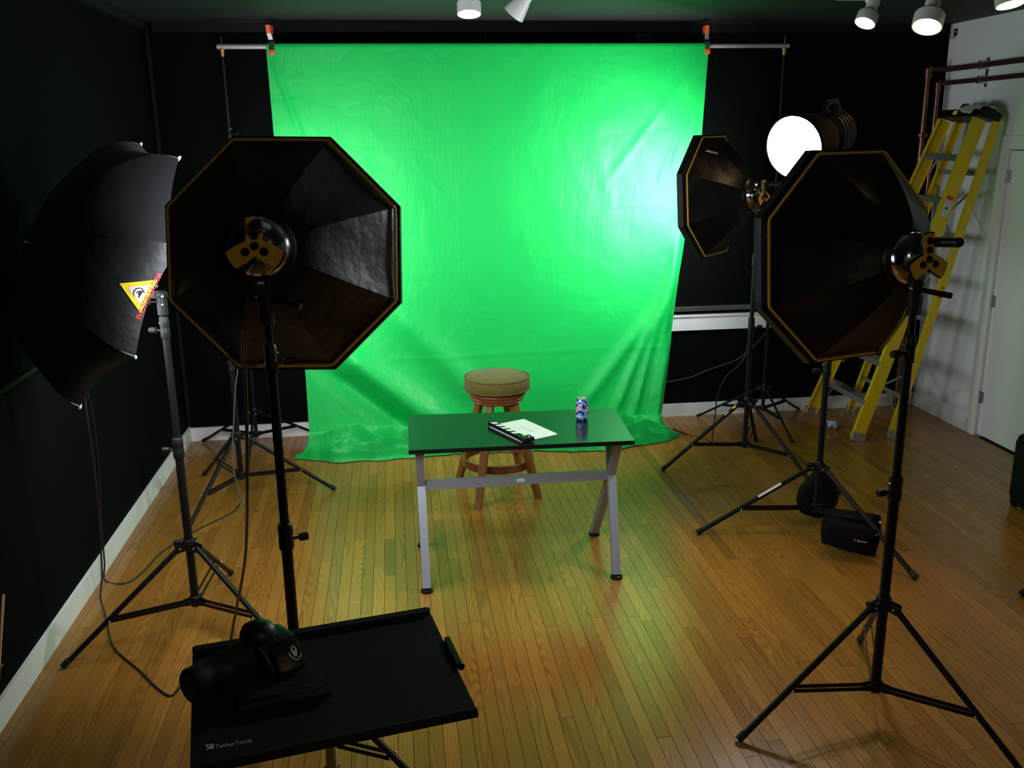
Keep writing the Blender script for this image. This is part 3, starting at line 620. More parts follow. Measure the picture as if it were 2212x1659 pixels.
if all(q):
    ex, ey = q[1]-q[0], q[2]-q[0]
    vs, fs = grid_tri(3, ((-0.10, 0.1), (0.5, 0.1), (0.25, 0.75))); drape(bv, vs, fs, q[0], ex, ey, 0.007, 'logo_mark', 'yellow_print', fb, 'small yellow triangle mark')
    vs, fs = text_shape('westcott', 0.01); drape(bv, [V((0.15+v.x*0.85, v.y*0.62)) for v in vs], fs, q[0], ex, ey, 0.009, 'logo_lettering', 'white_print', fb, 'small white lettering')

# ------------------------------------------------------------------ black umbrella light
UC = V((-1.154, 3.936, 1.698)); ur, uu_, ud = frame_of((0.7382, 0.5222, -0.427)); UR, UH, UPH = 0.572, 0.30, RAD(14.77)
um = thing('umbrella_light', (-0.985, 3.998, 1.545), 'large black umbrella light with a yellow triangle emblem, by the black wall', 'lamp')
def UP(a, b, c): return UC + ur*a + uu_*b + ud*c
def urib(k, q): an = UPH+k*pi/4; return V((UR*sin(q*pi/2*0.98)/sin(pi/2*0.98)*cos(an), UR*sin(q*pi/2*0.98)/sin(pi/2*0.98)*sin(an), -UH*cos(q*pi/2)))
for k in range(8):
    rings = []
    for i in range(15):
        q = i/14; A, B = urib(k, q), urib(k+1, q); row = []
        for j in range(11):
            s = j/10; p = lerp(A, B, s); sc = 1-0.05*sin(pi*s)*q*q; row.append(UP(p.x*sc, p.y*sc, p.z - 0.012*sin(pi*s)*sin(pi*q) - 0.02*sin(pi*s)*q**4 + 0.003*noise.noise(V((s*5+k, q*3, 1)))*sin(pi*s)))
        rings.append(row)
    MB().ring_loft(rings, closed=False, cap0=False, cap1=False).build('panel', 'dark_cover', um)
for k in range(8):
    rb = MB().tube([UP(*(urib(k, i/12)+V((0, 0, 0.006)))) for i in range(13)], 0.0025, 6).build('rib', 'steel', um)
    e = urib(k, 1.0); MB().lathe([(0.004, -0.012), (0.006, -0.004), (0.006, 0.006), (0.003, 0.010)], UP(*e), UP(*(e*1.1))-UP(*e), 8).build('rib_tip', 'white_print', rb, label='white rib tip')
MB().cyl(UP(0, 0, -UH-0.03), UP(0, 0, 0.20), 0.005, seg=10).build('shaft', 'steel', um)
MB().lathe([(0.016, 0.012), (0.012, -0.004), (0.005, -0.02), (0.004, -0.035)], UP(0, 0, -UH), ud, 12).build('ferrule', 'black_plastic', um)
MB().sphere(UP(0, 0, -UH-0.038), 0.0055, 8, 6).build('ferrule_tip', 'white_print', um)
lh = MB().lathe([(0.03, 0), (0.055, 0.01), (0.05, 0.09), (0.04, 0.10)], UP(0, -0.03, 0.06), ud, 20).build('lamp_head', 'black_plastic', um)
fo = []
for k in range(8):
    A, B = urib(k, 1.0), urib(k+1, 1.0)
    for j in range(4):
        p = lerp(A, B, j/4); sc = 0.955*(1-0.055*sin(pi*j/4)); fo.append(UP(p.x*sc, p.y*sc, -0.035))
MB().add(fo+[UP(0, 0, -0.02)], [(k, (k+1) % 32, 32) for k in range(32)]).build('diffuser', 'e_umb', um, smooth=False, label='white glowing front cloth')
a = V((-0.985, 3.998, 1.545)); bkt = MB().lathe([(0.017, -0.05), (0.022, -0.045), (0.022, 0.03), (0.027, 0.035), (0.027, 0.05), (0.015, 0.055)], a, (0, 0, 1), 14).beam(a+V((0, 0, 0.04)), UP(0, -0.05, 0.15), 0.035, 0.03, ur).build('bracket', 'black_plastic', um)
knob(a+V((-0.02, 0, 0.01)), a+V((-0.075, -0.01, 0.01)), 'bracket_knob', um); knob(a+V((0.02, 0, 0.03)), a+V((0.06, -0.01, 0.035)), 'bracket_knob', um, 0.010)
MB().sphere(a+V((0.012, -0.024, 0.035)), 0.007, 8, 6).sphere(a+V((0.008, -0.024, 0.0)), 0.006, 8, 6).build('bracket_bolt', 'chrome', um)
bv = on_panel(um); q = decal_frame(bv, (258, 612), (340, 604), (304, 676))
if all(q):
    o0, ex, ey = q[0], q[1]-q[0], q[2]-q[0]       # logo plane: (0,0) left corner, (1,0) right corner, (0,1) lower corner
    def tri(sc, lift, m, name, lab, par):
        g = V((1/3, 1/3)); pts = [g+(V(p)-g)*sc for p in ((0, 0), (1, 0), (0, 1))]; vs, fs = grid_tri(12, pts); return drape(bv, vs, fs, o0, ex, ey, lift, name, m, par, lab)
    lg = tri(1.0, 0.0030, 'yellow_print', 'emblem', 'yellow triangle emblem', um)
    tri(0.60, 0.0038, 'red_print', 'emblem_line', None, lg); tri(0.575, 0.0042, 'lilac_print', 'emblem_field', 'pale lilac triangle field', lg)
    # eye drawn inside the field: brow arc, upper lid, iris, lower hook. local axes: along/up in the emblem
    c = o0 + (ex+ey)*0.333
    A2 = ((ey*0.5+ex*-0.5)).normalized(); X2 = (ex*1.0-ey*0.55); X2 = X2.normalized(); n = ex.cross(ey).normalized(); n = n if n.dot(CAM-o0) > 0 else -n
    Yv = (ex*0.52-ey*0.98).normalized(); Xv = Yv.cross(n).normalized(); L0 = ex.length
    def blob(pts, lift=0.0048): vs = [V(p) for p in pts]; return vs
    def arcpoly(cx_, cy_, r0, r1, a0, a1, w0, nn=14):
        o_, i_ = [], []
        for k in range(nn+1):
            f = k/nn; aa = lerp(a0, a1, f); wd = w0*sin(pi*f)**0.7+0.002; o_.append(V((cx_+(r0)*cos(aa), cy_+r1*sin(aa)))); i_.append(V((cx_+(r0-wd)*cos(aa), cy_+(r1-wd)*sin(aa))))
        vs = o_+i_; fs = [(k, k+1, nn+1+k+1, nn+1+k) for k in range(nn)]; return vs, fs
    ev, ef = [], []
    def addp(vs, fs): k = len(ev); ev.extend(vs); ef.extend([tuple(i+k for i in f) for f in fs])
    addp(*arcpoly(0, -0.02, 0.155, 0.15, RAD(35), RAD(225), 0.035)); addp(*arcpoly(0.02, -0.03, 0.10, 0.075, RAD(0), RAD(200), 0.035))
    addp([V((0.02+0.05*cos(2*pi*k/14), -0.025+0.058*sin(2*pi*k/14))) for k in range(14)], [tuple(range(14))])
    addp([V((-0.02, -0.06)), V((0.04, -0.07)), V((0.005, -0.13)), V((-0.03, -0.17)), V((-0.03, -0.11))], [(0, 1, 2, 3, 4)]); addp([V((0.05, 0.1)), V((0.12, 0.05)), V((0.15, -0.03)), V((0.10, 0.0))], [(0, 1, 2, 3)])
    drape(bv, ev, ef, c, Xv*L0*1.05, Yv*L0*1.05, 0.005, 'emblem_eye', 'black_print', lg, 'black stylised eye')
    def etext(s, p, qx, up, m, lift, bold=0.0, name='emblem_lettering'):
        vs, fs = text_shape(s, bold); P0 = V(p); QX = V(qx)-P0; U = V(up)
        dr_ = [P0+QX*v.x+U*v.y for v in vs]; drape(bv, dr_, fs, o0, ex, ey, lift, name, m, lg)
    etext('P H O T O G E A R', (0.135, 0.105), (0.72, 0.105), (0.0, -0.062), 'olive_print', 0.0042)
    etext('P R O F E S S I O N A L', (0.105, 0.74), (0.105, 0.13), (-0.062, 0.0), 'olive_print', 0.0042)
    etext('PHOTOFLEX.COM', (-0.10, 1.20), (1.22, -0.155), (-0.115, -0.075), 'red_print', 0.0055, 0.012, 'emblem_web_lettering')

# ------------------------------------------------------------------ ceiling track lights
def track_light(p, ax, front_r, length, stem_top, label, lit=True, funnel=False, bar=None, rear=False):
    p = V(p); ax = V(ax).normalized()
    t = thing('track_light', (stem_top[0], stem_top[1], ZC), label, 'lamp', 'white track lights')
    if funnel: prof = [(0.022, length), (0.030, length-0.01), (0.032, length*0.55), (0.040, length*0.42), (front_r*0.85, length*0.2), (front_r, 0), (front_r*0.93, 0.0), (front_r*0.8, 0.03)]
    else: prof = [(0.022, length), (0.034, length-0.01), (0.036, length*0.5), (front_r*0.85, length*0.42), (front_r, length*0.35), (front_r, 0.0), (front_r*0.93, 0.0), (front_r*0.93, 0.02)]
    MB().lathe(prof, p, -ax, 26, cap1=False).build('housing', 'can_white', t)
    MB().lathe([(front_r*0.90, -0.012), (front_r*0.6, 0.002), (front_r*0.25, 0.008), (0.0, 0.009)], p, ax, 20, cap1=False).build('bulb', 'e_track' if lit else 'bulb_off', t, label='glowing warm bulb face' if lit else None)
    st = V(stem_top); mid = p-ax*length*0.6
    MB().tube([st, V((mid.x, mid.y, (st.z+mid.z)/2)) if abs(st.z-mid.z) > 0.03 else lerp(st, mid, 0.5), mid], 0.009, 10).lathe([(0.02, 0), (0.02, 0.02)], st-V((0, 0, 0.02)), (0, 0, 1), 12).build('stem', 'can_white', t)
    b0, b1 = bar if bar else ((st.x-0.10, st.y), (st.x+0.10, st.y))
    MB().beam((b0[0], b0[1], ZC-0.013), (b1[0], b1[1], ZC-0.013), 0.03, 0.024, (0, 1, 0) if abs(b1[0]-b0[0]) > abs(b1[1]-b0[1]) else (1, 0, 0)).build('track_bar', 'can_white', t, smooth=False)
    if lit:
        ld_ = bpy.data.lights.new('bulb_beam', 'SPOT'); ld_.energy = POWER['track_fill' if rear else 'track']; ld_.color = (1.0, 0.76, 0.48) if rear else WARM; ld_.spot_size = RAD(100 if rear else 75); ld_.spot_blend = 0.8; ld_.shadow_soft_size = 0.04
        lo = bpy.data.objects.new('bulb_beam', ld_); C.objects.link(lo); lo.parent = t; lo.location = p + ax*0.015 - t.location; lo.rotation_euler = ax.to_track_quat('-Z', 'Y').to_euler()
    return t
track_light((0.423, 4.86, 2.80), (-0.02, -0.25, -0.97), 0.060, 0.16, (0.43, 4.93, ZC-0.02), 'white track light with a glowing warm face above the middle of the green cloth')
track_light((0.645, 4.86, 2.80), (-0.55, 0.35, -0.70), 0.058, 0.17, (0.80, 4.78, ZC-0.02), 'unlit white track light turned away, second one above the green cloth', lit=False, funnel=True)
track_light((2.835, 5.50, 2.835), (-0.45, -0.25, -0.86), 0.062, 0.17, (2.875, 5.55, ZC-0.02), 'white track light hanging under a visible bar end above the bright lamp', bar=((2.68, 5.55), (2.91, 5.55)))
track_light((2.655, 4.52, 2.705), (-0.35, -0.35, -0.87), 0.072, 0.19, (2.77, 4.66, ZC-0.02), 'largest glowing white track light, next to the top of the white wall', )
track_light((3.045, 4.46, 2.800), (0.05, -0.25, -0.97), 0.068, 0.17, (3.04, 4.52, ZC-0.02), 'glowing white track light cut by the top edge above the white wall')

track_light((0.95, -0.35, 2.80), (-0.05, 0.86, -0.50), 0.065, 0.17, (0.95, -0.45, ZC-0.02), 'added fill lamp shaped like the white track lights, unseen over the camera position', rear=True)  # added fill lamp out of view, brightens dial plates and tray lettering

# ------------------------------------------------------------------ table with crossed legs
tb = thing('table', (0.59, 4.58, 0), 'small black-topped table with crossed grey metal legs, before the stool', 'table')
TZ = 0.72
e0 = V((0.025, 4.325, 0)); e1 = V((1.160, 4.288, 0)); e2 = V((1.195, 4.865, 0)); e3 = V((0.033, 4.93, 0))
MB().ring_loft([[e+V((0, 0, z)) for e in (e0, e1, e2, e3)] for z in (TZ-0.022, TZ)]).build('table_top', 'table_top', tb, smooth=False)
for xx, xj, x2 in ((0.085, 0.083, 0.080), (1.062, 1.088, 1.100)):
    zx, yx = 0.475, 4.475
    for nm, fy, ty in (('front', 4.225, 4.585), ('rear', 4.765, 4.375)):
        lg = MB().beam((xx, fy, 0.016), (xj, yx, zx), 0.042, 0.040, (1, 0, 0)).beam((xj-0.002, yx, zx), (x2-0.002, ty, TZ-0.022), 0.040, 0.038, (1, 0, 0)).build('leg', 'alu_paint', tb, smooth=False)
        MB().lathe([(0.030, 0), (0.032, 0.004), (0.030, 0.014), (0.024, 0.018)], (xx, fy-0.002, 0), (0, 0, 1), 18).build('rubber_foot', 'black_plastic', lg)
    MB().beam((x2, 4.36, TZ-0.034), (x2, 4.60, TZ-0.034), 0.045, 0.020, (1, 0, 0)).build('top_mount', 'alu_paint', tb, smooth=False)
cb = MB().beam((0.105, 4.475, 0.475), (1.068, 4.475, 0.475), 0.030, 0.048, (0, 1, 0)).build('crossbar', 'alu_paint', tb, smooth=False)
MB().box((0.60, 4.4590, 0.476), (0.040, 0.002, 0.016)).build('sticker', 'white_print', cb, smooth=False, label='small white sticker')
MB().box((0.60, 4.4578, 0.476), (0.030, 0.001, 0.003)).build('sticker_line', 'grey_print', cb, smooth=False)

# clapperboard
P0 = V((0.4572, 4.6418, TZ)); A1 = (V((0.604, 4.3274, TZ))-P0).normalized(); A2 = V((-A1.y, A1.x, 0)); Zu = V((0, 0, 1))
cl = thing('clapperboard', P0+A1*0.17+A2*0.11, 'white clapperboard with black and white striped stick, lying on the black table', 'clapperboard')
def CP(a, b, z): return P0 + A1*a + A2*b + Zu*z
LB, WB = 0.335, 0.222
def rr(a0, b0, a1, b1, r, n=5):
    out = []
    for cx_, cy_, s in ((a1-r, b1-r, 0), (a0+r, b1-r, 90), (a0+r, b0+r, 180), (a1-r, b0+r, 270)):
        for k in range(n+1): an = RAD(s+90*k/n); out.append((cx_+r*cos(an), cy_+r*sin(an)))
    return out
MB().plate(rr(0.0, 0.002, LB-0.012, WB, 0.012), CP(0, 0, 0.001), A1, A2, 0.004).build('board', 'clap_white', cl, smooth=False)
MB().plate(rr(0.0, 0.036, LB-0.014, 0.066, 0.002), CP(0, 0, 0.0052), A1, A2, 0.0004).build('stripe_field', 'black_print', cl, smooth=False)
sk = MB().box(CP(LB/2-0.006, 0.017, 0.0155), (LB+0.012, 0.034, 0.020), Matrix((A1, A2, Zu)).transposed(), 0.002).build('clap_stick', 'black_plastic', cl, smooth=False)
MB().box(CP(LB-0.018, 0.030, 0.0150), (0.055, 0.066, 0.019), Matrix((A1, A2, Zu)).transposed(), 0.003).build('hinge', 'black_plastic', cl, smooth=False)
for k in range(2): MB().lathe([(0.006, 0), (0.005, 0.002)], CP(LB-0.035+0.024*k, 0.030+0.012*k, 0.0245), (0, 0, 1), 10).build('hinge_screw', 'steel', cl)
for k in range(5):
    a = 0.012+k*0.050
    MB().plate([(a, 0.003), (a+0.027, 0.003), (a+0.038, 0.031), (a+0.011, 0.031)], CP(0, 0, 0.0256), A1, A2, 0.0005).build('stripe', 'clap_white', sk, smooth=False)
    MB().plate([(a+0.012, 0.038), (a+0.042, 0.038), (a+0.026, 0.064), (a-0.004, 0.064)], CP(0, 0, 0.0058), A1, A2, 0.0005).build('stripe', 'clap_white', cl, smooth=False)
ln = MB()
for b in (0.105, 0.150): ln.plate([(0.004, b), (LB-0.018, b), (LB-0.018, b+0.0008), (0.004, b+0.0008)], CP(0, 0, 0.0052), A1, A2, 0.0003)
for a in (0.11, 0.215): ln.plate([(a, 0.070), (a+0.0008, 0.070), (a+0.0008, 0.105), (a, 0.105)], CP(0, 0, 0.0052), A1, A2, 0.0003)
ln.plate([(0.17, 0.150), (0.1708, 0.150), (0.1708, WB-0.006), (0.17, WB-0.006)], CP(0, 0, 0.0052), A1, A2, 0.0003)
ln.build('ruled_line', 'pale_grey_print', cl, smooth=False)
wr_ = MB()
for a, b, w_, h_ in ((0.012, 0.094, 0.03, 0.006), (0.12, 0.094, 0.03, 0.006), (0.228, 0.094, 0.035, 0.006), (0.24, 0.172, 0.05, 0.006), (0.27, 0.128, 0.03, 0.005)):
    for j in range(4): wr_.plate([(a+w_*j/4, b), (a+w_*(j+0.7)/4, b), (a+w_*(j+0.7)/4, b+h_), (a+w_*j/4, b+h_)], CP(0, 0, 0.0052), A1, A2, 0.0003)
wr_.build('faint_print', 'pale_grey_print', cl, smooth=False)
MB().tube([CP(0.115+0.011*k, 0.128+(0.005 if k % 2 else -0.004)+0.001*k, 0.0056) for k in range(11)], 0.0007, 5).build('pen_note', 'black_print', cl)

# soda can
CC = V((0.9708, 4.6869, TZ)); KR = 0.033
sc_ = thing('soda_can', CC, 'blue soda can with slanted red lettering, standing on the black table', 'can')
MB().lathe([(0.0245, 0.0), (0.0265, 0.002), (0.0325, 0.011), (KR, 0.016), (KR, 0.100), (0.0325, 0.104), (0.0275, 0.1165)], CC, (0, 0, 1), 36, cap1=False).build('can_body', 'can', sc_)
MB().lathe([(0.0275, 0.1165), (0.0282, 0.1195), (0.0275, 0.1215), (0.0262, 0.1205), (0.0255, 0.1165), (0.0, 0.1165)], CC, (0, 0, 1), 36, cap0=False, cap1=False).lathe([(0.0, 0.0), (0.0245, 0.0), (0.0262, 0.0022), (0.0275, 0.004)], CC, (0, 0, 1), 30, cap0=False, cap1=False).build('lid', 'aluminium', sc_, label='bare metal lid')
MB().plate(rr(-0.007, -0.012, 0.007, 0.012, 0.006), CC+V((0, -0.004, 0.1175)), (1, 0, 0), (0, 1, 0), 0.001).build('pull_tab', 'steel', sc_)
MB().plate([(0.009*cos(k*pi/8), 0.007*sin(k*pi/8)) for k in range(16)], CC+V((0.004, -0.016, 0.1168)), (1, 0, 0), (0, 1, 0), 0.0004).build('mouth_opening', 'black_print', sc_)
FA = math.atan2(-CC.y, -CC.x)     # angle of the side that faces the camera
def on_can(a, z, lift): return CC + V(((KR+lift)*cos(FA+a), (KR+lift)*sin(FA+a), z))
def can_text(s, a0, a1, z0, z1, hh, m, lift, bold, name):
    vs, fs = text_shape(s, bold); return MB().add([on_can(lerp(a0, a1, v.x)+0.10*v.y, lerp(z0, z1, v.x)+hh*v.y, lift) for v in vs], fs).build(name, m, sc_, smooth=False, fix=False)
def can_patch(poly_fn, m, lift, name, nx=14, ny=3):
    vs = [on_can(*poly_fn(i/nx, j/ny), lift) for j in range(ny+1) for i in range(nx+1)]; fs = [(j*(nx+1)+i, j*(nx+1)+i+1, (j+1)*(nx+1)+i+1, (j+1)*(nx+1)+i) for j in range(ny) for i in range(nx)]
    return MB().add(vs, fs).build(name, m, sc_, smooth=False, fix=False)
for off in (-0.62, 1.35):
    can_patch(lambda s, t, off=off: (off-0.72+1.30*s, 0.042+0.026*s+(0.024+0.010*s)*t), 'white_print', 0.0003, 'logo_flash')
    can_text('DEW', off-0.62, off+0.48, 0.045, 0.069, 0.024, 'red_print', 0.0007, 0.03, 'logo_lettering')
for k in range(18):
    a = -pi+k*2*pi/18
    can_patch(lambda s, t, a=a: (a+0.13*s+0.20*t, 0.018+0.013*t), 'white_print', 0.0003, 'print_streak', 2, 2)
    can_patch(lambda s, t, a=a: (a+0.16*s*(1-t)+0.1*t, 0.098-0.012*t), 'white_print', 0.0003, 'print_streak', 2, 2)

# ------------------------------------------------------------------ stool
SB = V((0.605, 5.57, 0))
sl = thing('bar_stool', SB, 'round wooden bar stool with an olive tan padded seat, behind the table', 'stool')
ft = [V((0.363, 5.789, 0)), V((0.44, 5.244, 0)), V((0.834, 5.363, 0)), V((0.79, 5.88, 0))]
MB().lathe([(0.17, 0.668), (0.198, 0.675), (0.208, 0.70), (0.209, 0.735), (0.203, 0.752), (0.19, 0.762), (0.12, 0.770), (0.0, 0.772)], SB, (0, 0, 1), 44, cap1=False).build('seat_cushion', 'stool_fabric', sl)
for z, r in ((0.756, 0.2035), (0.683, 0.2065)):
    MB().tube([SB+V((r*cos(2*pi*k/44), r*sin(2*pi*k/44), z)) for k in range(44)], 0.0042, 6, closed=True).build('seat_piping', 'stool_pipe', sl)
MB().lathe([(0.02, 0.60), (0.155, 0.60), (0.165, 0.605), (0.168, 0.612), (0.163, 0.618), (0.172, 0.624), (0.176, 0.632), (0.171, 0.638), (0.180, 0.644), (0.184, 0.654), (0.178, 0.664), (0.16, 0.668)], SB, (0, 0, 1), 44).build('swivel_ring', 'stool_red', sl)
for f in ft:
    d = f-SB; d.z = 0; R_ = d.length; d.normalize(); s = V((-d.y, d.x, 0))
    tp = SB + d*0.125 + V((0, 0, 0.605)); pts = []
    MB().ring_loft([[p + s*a*wd + d*b*wd2 for a, b in ((-0.5, -0.5), (0.5, -0.5), (0.5, 0.5), (-0.5, 0.5))] for p, wd, wd2 in ((f, 0.040, 0.034), (lerp(f, tp, 0.5), 0.043, 0.045), (tp, 0.046, 0.040))]).build('leg', 'stool_wood', sl, smooth=False)
for k in range(4):
    z = 0.186+0.0125*k; MB().tube([SB+V((0.222*cos(2*pi*j/48), 0.222*sin(2*pi*j/48), z)) for j in range(48)], 0.0085, 8, closed=True).build('foot_ring', 'stool_red', sl)

# ------------------------------------------------------------------ stepladder leaning on the white wall
la = thing('stepladder', (3.47, 6.45, 0), 'tall yellow stepladder leaning folded against the white wall', 'ladder')
FL0, FL1 = V((3.300, 6.800, 0.015)), V((4.055, 6.560, 2.29)); FR0, FR1 = V((3.345, 6.090, 0.015)), V((4.060, 6.125, 2.29))
BL0, BL1 = V((3.625, 6.775, 0.015)), V((4.160, 6.545, 2.28)); BR0, BR1 = V((3.625, 6.105, 0.015)), V((4.175, 6.090, 2.28))
def channel(w_, t_, f_): return [(-w_/2, 0), (w_/2, 0), (w_/2, f_), (w_/2-t_, f_), (w_/2-t_, t_), (-w_/2+t_, t_), (-w_/2+t_, f_), (-w_/2, f_)]
def chan(p, q, w_, f_, inward): 
    t = (q-p).normalized(); side = V((1, 0, 0)); a = (side-t*side.dot(t)).normalized(); b = t.cross(a); sg = 1 if b.dot(inward) > 0 else -1
    return MB().sect(p, q, [(x, y*sg) for x, y in channel(w_, 0.005, f_)], (1, 0, 0))
iy = V((0, 1, 0))
fr_ = chan(FR0, FR1, 0.095, 0.030, iy).build('rail', 'fibre', la, smooth=False); fl_ = chan(FL0, FL1, 0.095, 0.030, -iy).build('rail', 'fibre', la, smooth=False)
chan(BR0, BR1, 0.058, 0.026, iy).build('rail', 'fibre', la, smooth=False); chan(BL0, BL1, 0.058, 0.026, -iy).build('rail', 'fibre', la, smooth=False)
for p, q, wd in ((FR0, FR1, 0.100), (FL0, FL1, 0.100), (BR0, BR1, 0.063), (BL0, BL1, 0.063)):
    t = (q-p).normalized(); MB().beam(p-V((0, 0, 0.014)), p+t*0.05, wd, 0.034, (1, 0, 0)).build('foot_shoe', 'aluminium', la, smooth=False)
for k in range(1, 8):
    f = k*0.292/2.29; a = lerp(FL0, FL1, f); b = lerp(FR0, FR1, f); y0, y1 = a.y-0.006, b.y+0.006; x = (a.x+b.x)/2
    st = MB().box(((a.x+b.x)/2, (y0+y1)/2, a.z), (0.085, y0-y1, 0.006)).box(((a.x+b.x)/2-0.042, (y0+y1)/2, a.z-0.018), (0.005, y0-y1, 0.038)).box(((a.x+b.x)/2+0.042, (y0+y1)/2, a.z-0.012), (0.005, y0-y1, 0.026))
    st = st.build('step', 'aluminium', la, smooth=False)
    MB().box((x, (y0+y1)/2, a.z+0.0036), (0.07, (y0-y1)*0.3, 0.0012)).build('step_plate', 'steel', st, smooth=False)
    for yy, e in ((y0, -1), (y1, 1)): MB().beam((x, yy+e*0.01, a.z-0.15), (x, yy+e*0.14, a.z-0.008), 0.014, 0.005, (1, 0, 0)).build('step_brace', 'aluminium', st, smooth=False)
for k in (1, 3, 5, 6.6):
    f = k*0.292/2.29; a = lerp(BL0, BL1, f); b = lerp(BR0, BR1, f)
    MB().beam(a, b, 0.004, 0.034, (1, 0, 0)).build('rear_bar', 'aluminium', la, smooth=False)
for f0, f1 in ((0.60, 0.80), (0.05, 0.22)):
    MB().beam(lerp(BL0, BL1, f0), lerp(BR0, BR1, f1), 0.004, 0.016, (1, 0, 0)).build('rear_brace', 'aluminium', la, smooth=False)
    MB().beam(lerp(BR0, BR1, f0)+V((0.006, 0, 0)), lerp(BL0, BL1, f1)+V((0.006, 0, 0)), 0.004, 0.016, (1, 0, 0)).build('rear_brace', 'aluminium', la, smooth=False)
for p, q, r_, s_ in ((FR0, FR1, BR0, BR1), (FL0, FL1, BL0, BL1)):
    MB().beam(lerp(p, q, 0.55), lerp(r_, s_, 0.60), 0.016, 0.004, (1, 0, 0)).build('spreader', 'steel', la, smooth=False)
tl = (FR1-FR0).normalized(); ax_ = V((1, 0, 0)); ax_ = (ax_-tl*ax_.dot(tl)).normalized()
cap_c = V((4.105, 6.325, 2.315)); Rc = Matrix((ax_, V((0, 1, 0)), ax_.cross(V((0, 1, 0))))).transposed()
cap = MB().box(cap_c, (0.155, 0.50, 0.055), Rc, 0.008).build('top_cap', 'black_plastic', la, smooth=False)
MB().box(cap_c - ax_*0.0782 + V((0, 0.06, 0.0)), (0.001, 0.05, 0.028), Rc).build('cap_sticker', 'yellow_print', cap, smooth=False, label='small yellow sticker')
def rail_label(f, h_, m, w_, dy=-0.0012, name='rail_sticker', lab=None):
    c = lerp(FR0, FR1, f); R2 = Matrix((ax_, V((0, 1, 0)), tl)).transposed(); return MB().box(c+V((0, dy, 0)), (w_, 0.0016, h_), R2).build(name, m, fr_, smooth=False, label=lab)
rail_label(0.735, 0.125, 'pale_grey_print', 0.058, lab='pale safety sticker'); rail_label(0.765, 0.028, 'red_print', 0.050, -0.0024); rail_label(0.735, 0.016, 'black_print', 0.018, -0.0024)
for f in (0.46, 0.475, 0.49): MB().lathe([(0.007, 0), (0.006, 0.004)], lerp(BR0, BR1, f)-V((0, 0.001, 0)), (0, -1, 0), 8).build('rivet', 'black_metal', la)
# rag and roll on the ladder cap
vs, fs = [], []
G = 22
for i in range(G+1):
    for j in range(G+1):
        a, b = i/G*2-1, j/G*2-1
        x = 0.105*a; y = 0.13*b; e = max(0, abs(x)-0.07); top = 0.034+0.022*ridge(V((a*1.6, b*1.7, 3.3)))+0.010*noise.noise(V((a*5, b*5, 1)))+0.02*(1-a*a)*(1-b*b)
        dn = 1.5*e*(0.9+0.5*noise.noise(V((b*2, a, 6))))
        vs.append(cap_c + V((0.01, -0.10, 0)) + ax_*x + V((0, 1, 0))*(y+0.012*noise.noise(V((a*4, b*4, 9)))) + ax_.cross(V((0, 1, 0)))*(max(0.031, top)-dn))
fs = [(i*(G+1)+j, (i+1)*(G+1)+j, (i+1)*(G+1)+j+1, i*(G+1)+j+1) for i in range(G) for j in range(G)]
rg = MB().add(vs, fs).build('rag', 'rag'); rebase(rg, cap_c+V((0, -0.1, 0.03))); rg.data.polygons.foreach_set('use_smooth', [True]*len(rg.data.polygons))
rg.modifiers.new('thick', 'SOLIDIFY').thickness = 0.004
tag(rg, 'crumpled dirty white rag draped over the top of the yellow stepladder', 'rag')
tn = ax_.cross(V((0, 1, 0)))
rl = thing('tape_roll', cap_c+V((0, 0.10, 0.03)), 'small dark roll lying on the ladder cap next to the rag', 'tape')
MB().lathe([(0.011, -0.022), (0.029, -0.022), (0.030, -0.018), (0.030, 0.018), (0.029, 0.022), (0.011, 0.022), (0.011, -0.022)], cap_c+V((0.0, 0.085, 0))+tn*0.059, (0.2, 1, 0), 22, cap0=False, cap1=False).build('tape_band', 'black_plastic', rl)
MB().lathe([(0.0105, -0.020), (0.0108, 0.020)], cap_c+V((0.0, 0.085, 0))+tn*0.059, (0.2, 1, 0), 16, cap0=False, cap1=False).build('cardboard_core', 'stick', rl)

# ------------------------------------------------------------------ sandbags on the weighted stand
def pillow(c, ex, ey, ez, n, seed, name, m, parent, pw_=0.55, wr=0.012):
    vs = []; c = V(c); ex, ey, ez = V(ex), V(ey), V(ez)
    for sgn in (1, -1):
        for i in range(n+1):
            for j in range(n+1):
                a, b = i/n*2-1, j/n*2-1; prof = max(0.0, (1-abs(a)**2.6)*(1-abs(b)**2.6))**pw_
                k = 1-0.06*(a*a*b*b); vs.append(c + ex*a*k + ey*b*k + ez*(sgn*prof*(0.85+0.25*noise.noise(V((a*2+seed, b*2, sgn))))) + ez.normalized()*wr*noise.noise(V((a*6, b*6, seed))))
    m_ = (n+1)**2; fs = []
    for i in range(n):
        for j in range(n):
            q = (i*(n+1)+j, (i+1)*(n+1)+j, (i+1)*(n+1)+j+1, i*(n+1)+j+1); fs.append(q); fs.append(tuple(m_+x for x in reversed(q)))
    bm = bmesh.new(); vv = [bm.verts.new(p) for p in vs]
    for f in fs: bm.faces.new([vv[i] for i in f])
    bmesh.ops.remove_doubles(bm, verts=bm.verts[:], dist=0.0015)
    bm.verts.index_update(); mb = MB().add([v.co.copy() for v in bm.verts], [[v.index for v in f.verts] for f in bm.faces]); bm.free()
    return mb.build(name, m, parent)
b2 = thing('sandbag', (2.36, 4.30, 0.0), 'rectangular black sandbag with a small red and white tag, slung across the stand leg', 'sandbag', None)
dl = (V((2.575, 3.961, 0))-V((2.305, 4.584, 0))).normalized(); sd = V((dl.y, -dl.x, 0)); sd = -sd if sd.x > 0 else sd
fdir = V((0.86, -0.51, 0)).normalized(); fn_ = V((-0.51, -0.86, 0)).normalized()
bc = V((2.345, 4.270, 0.118))
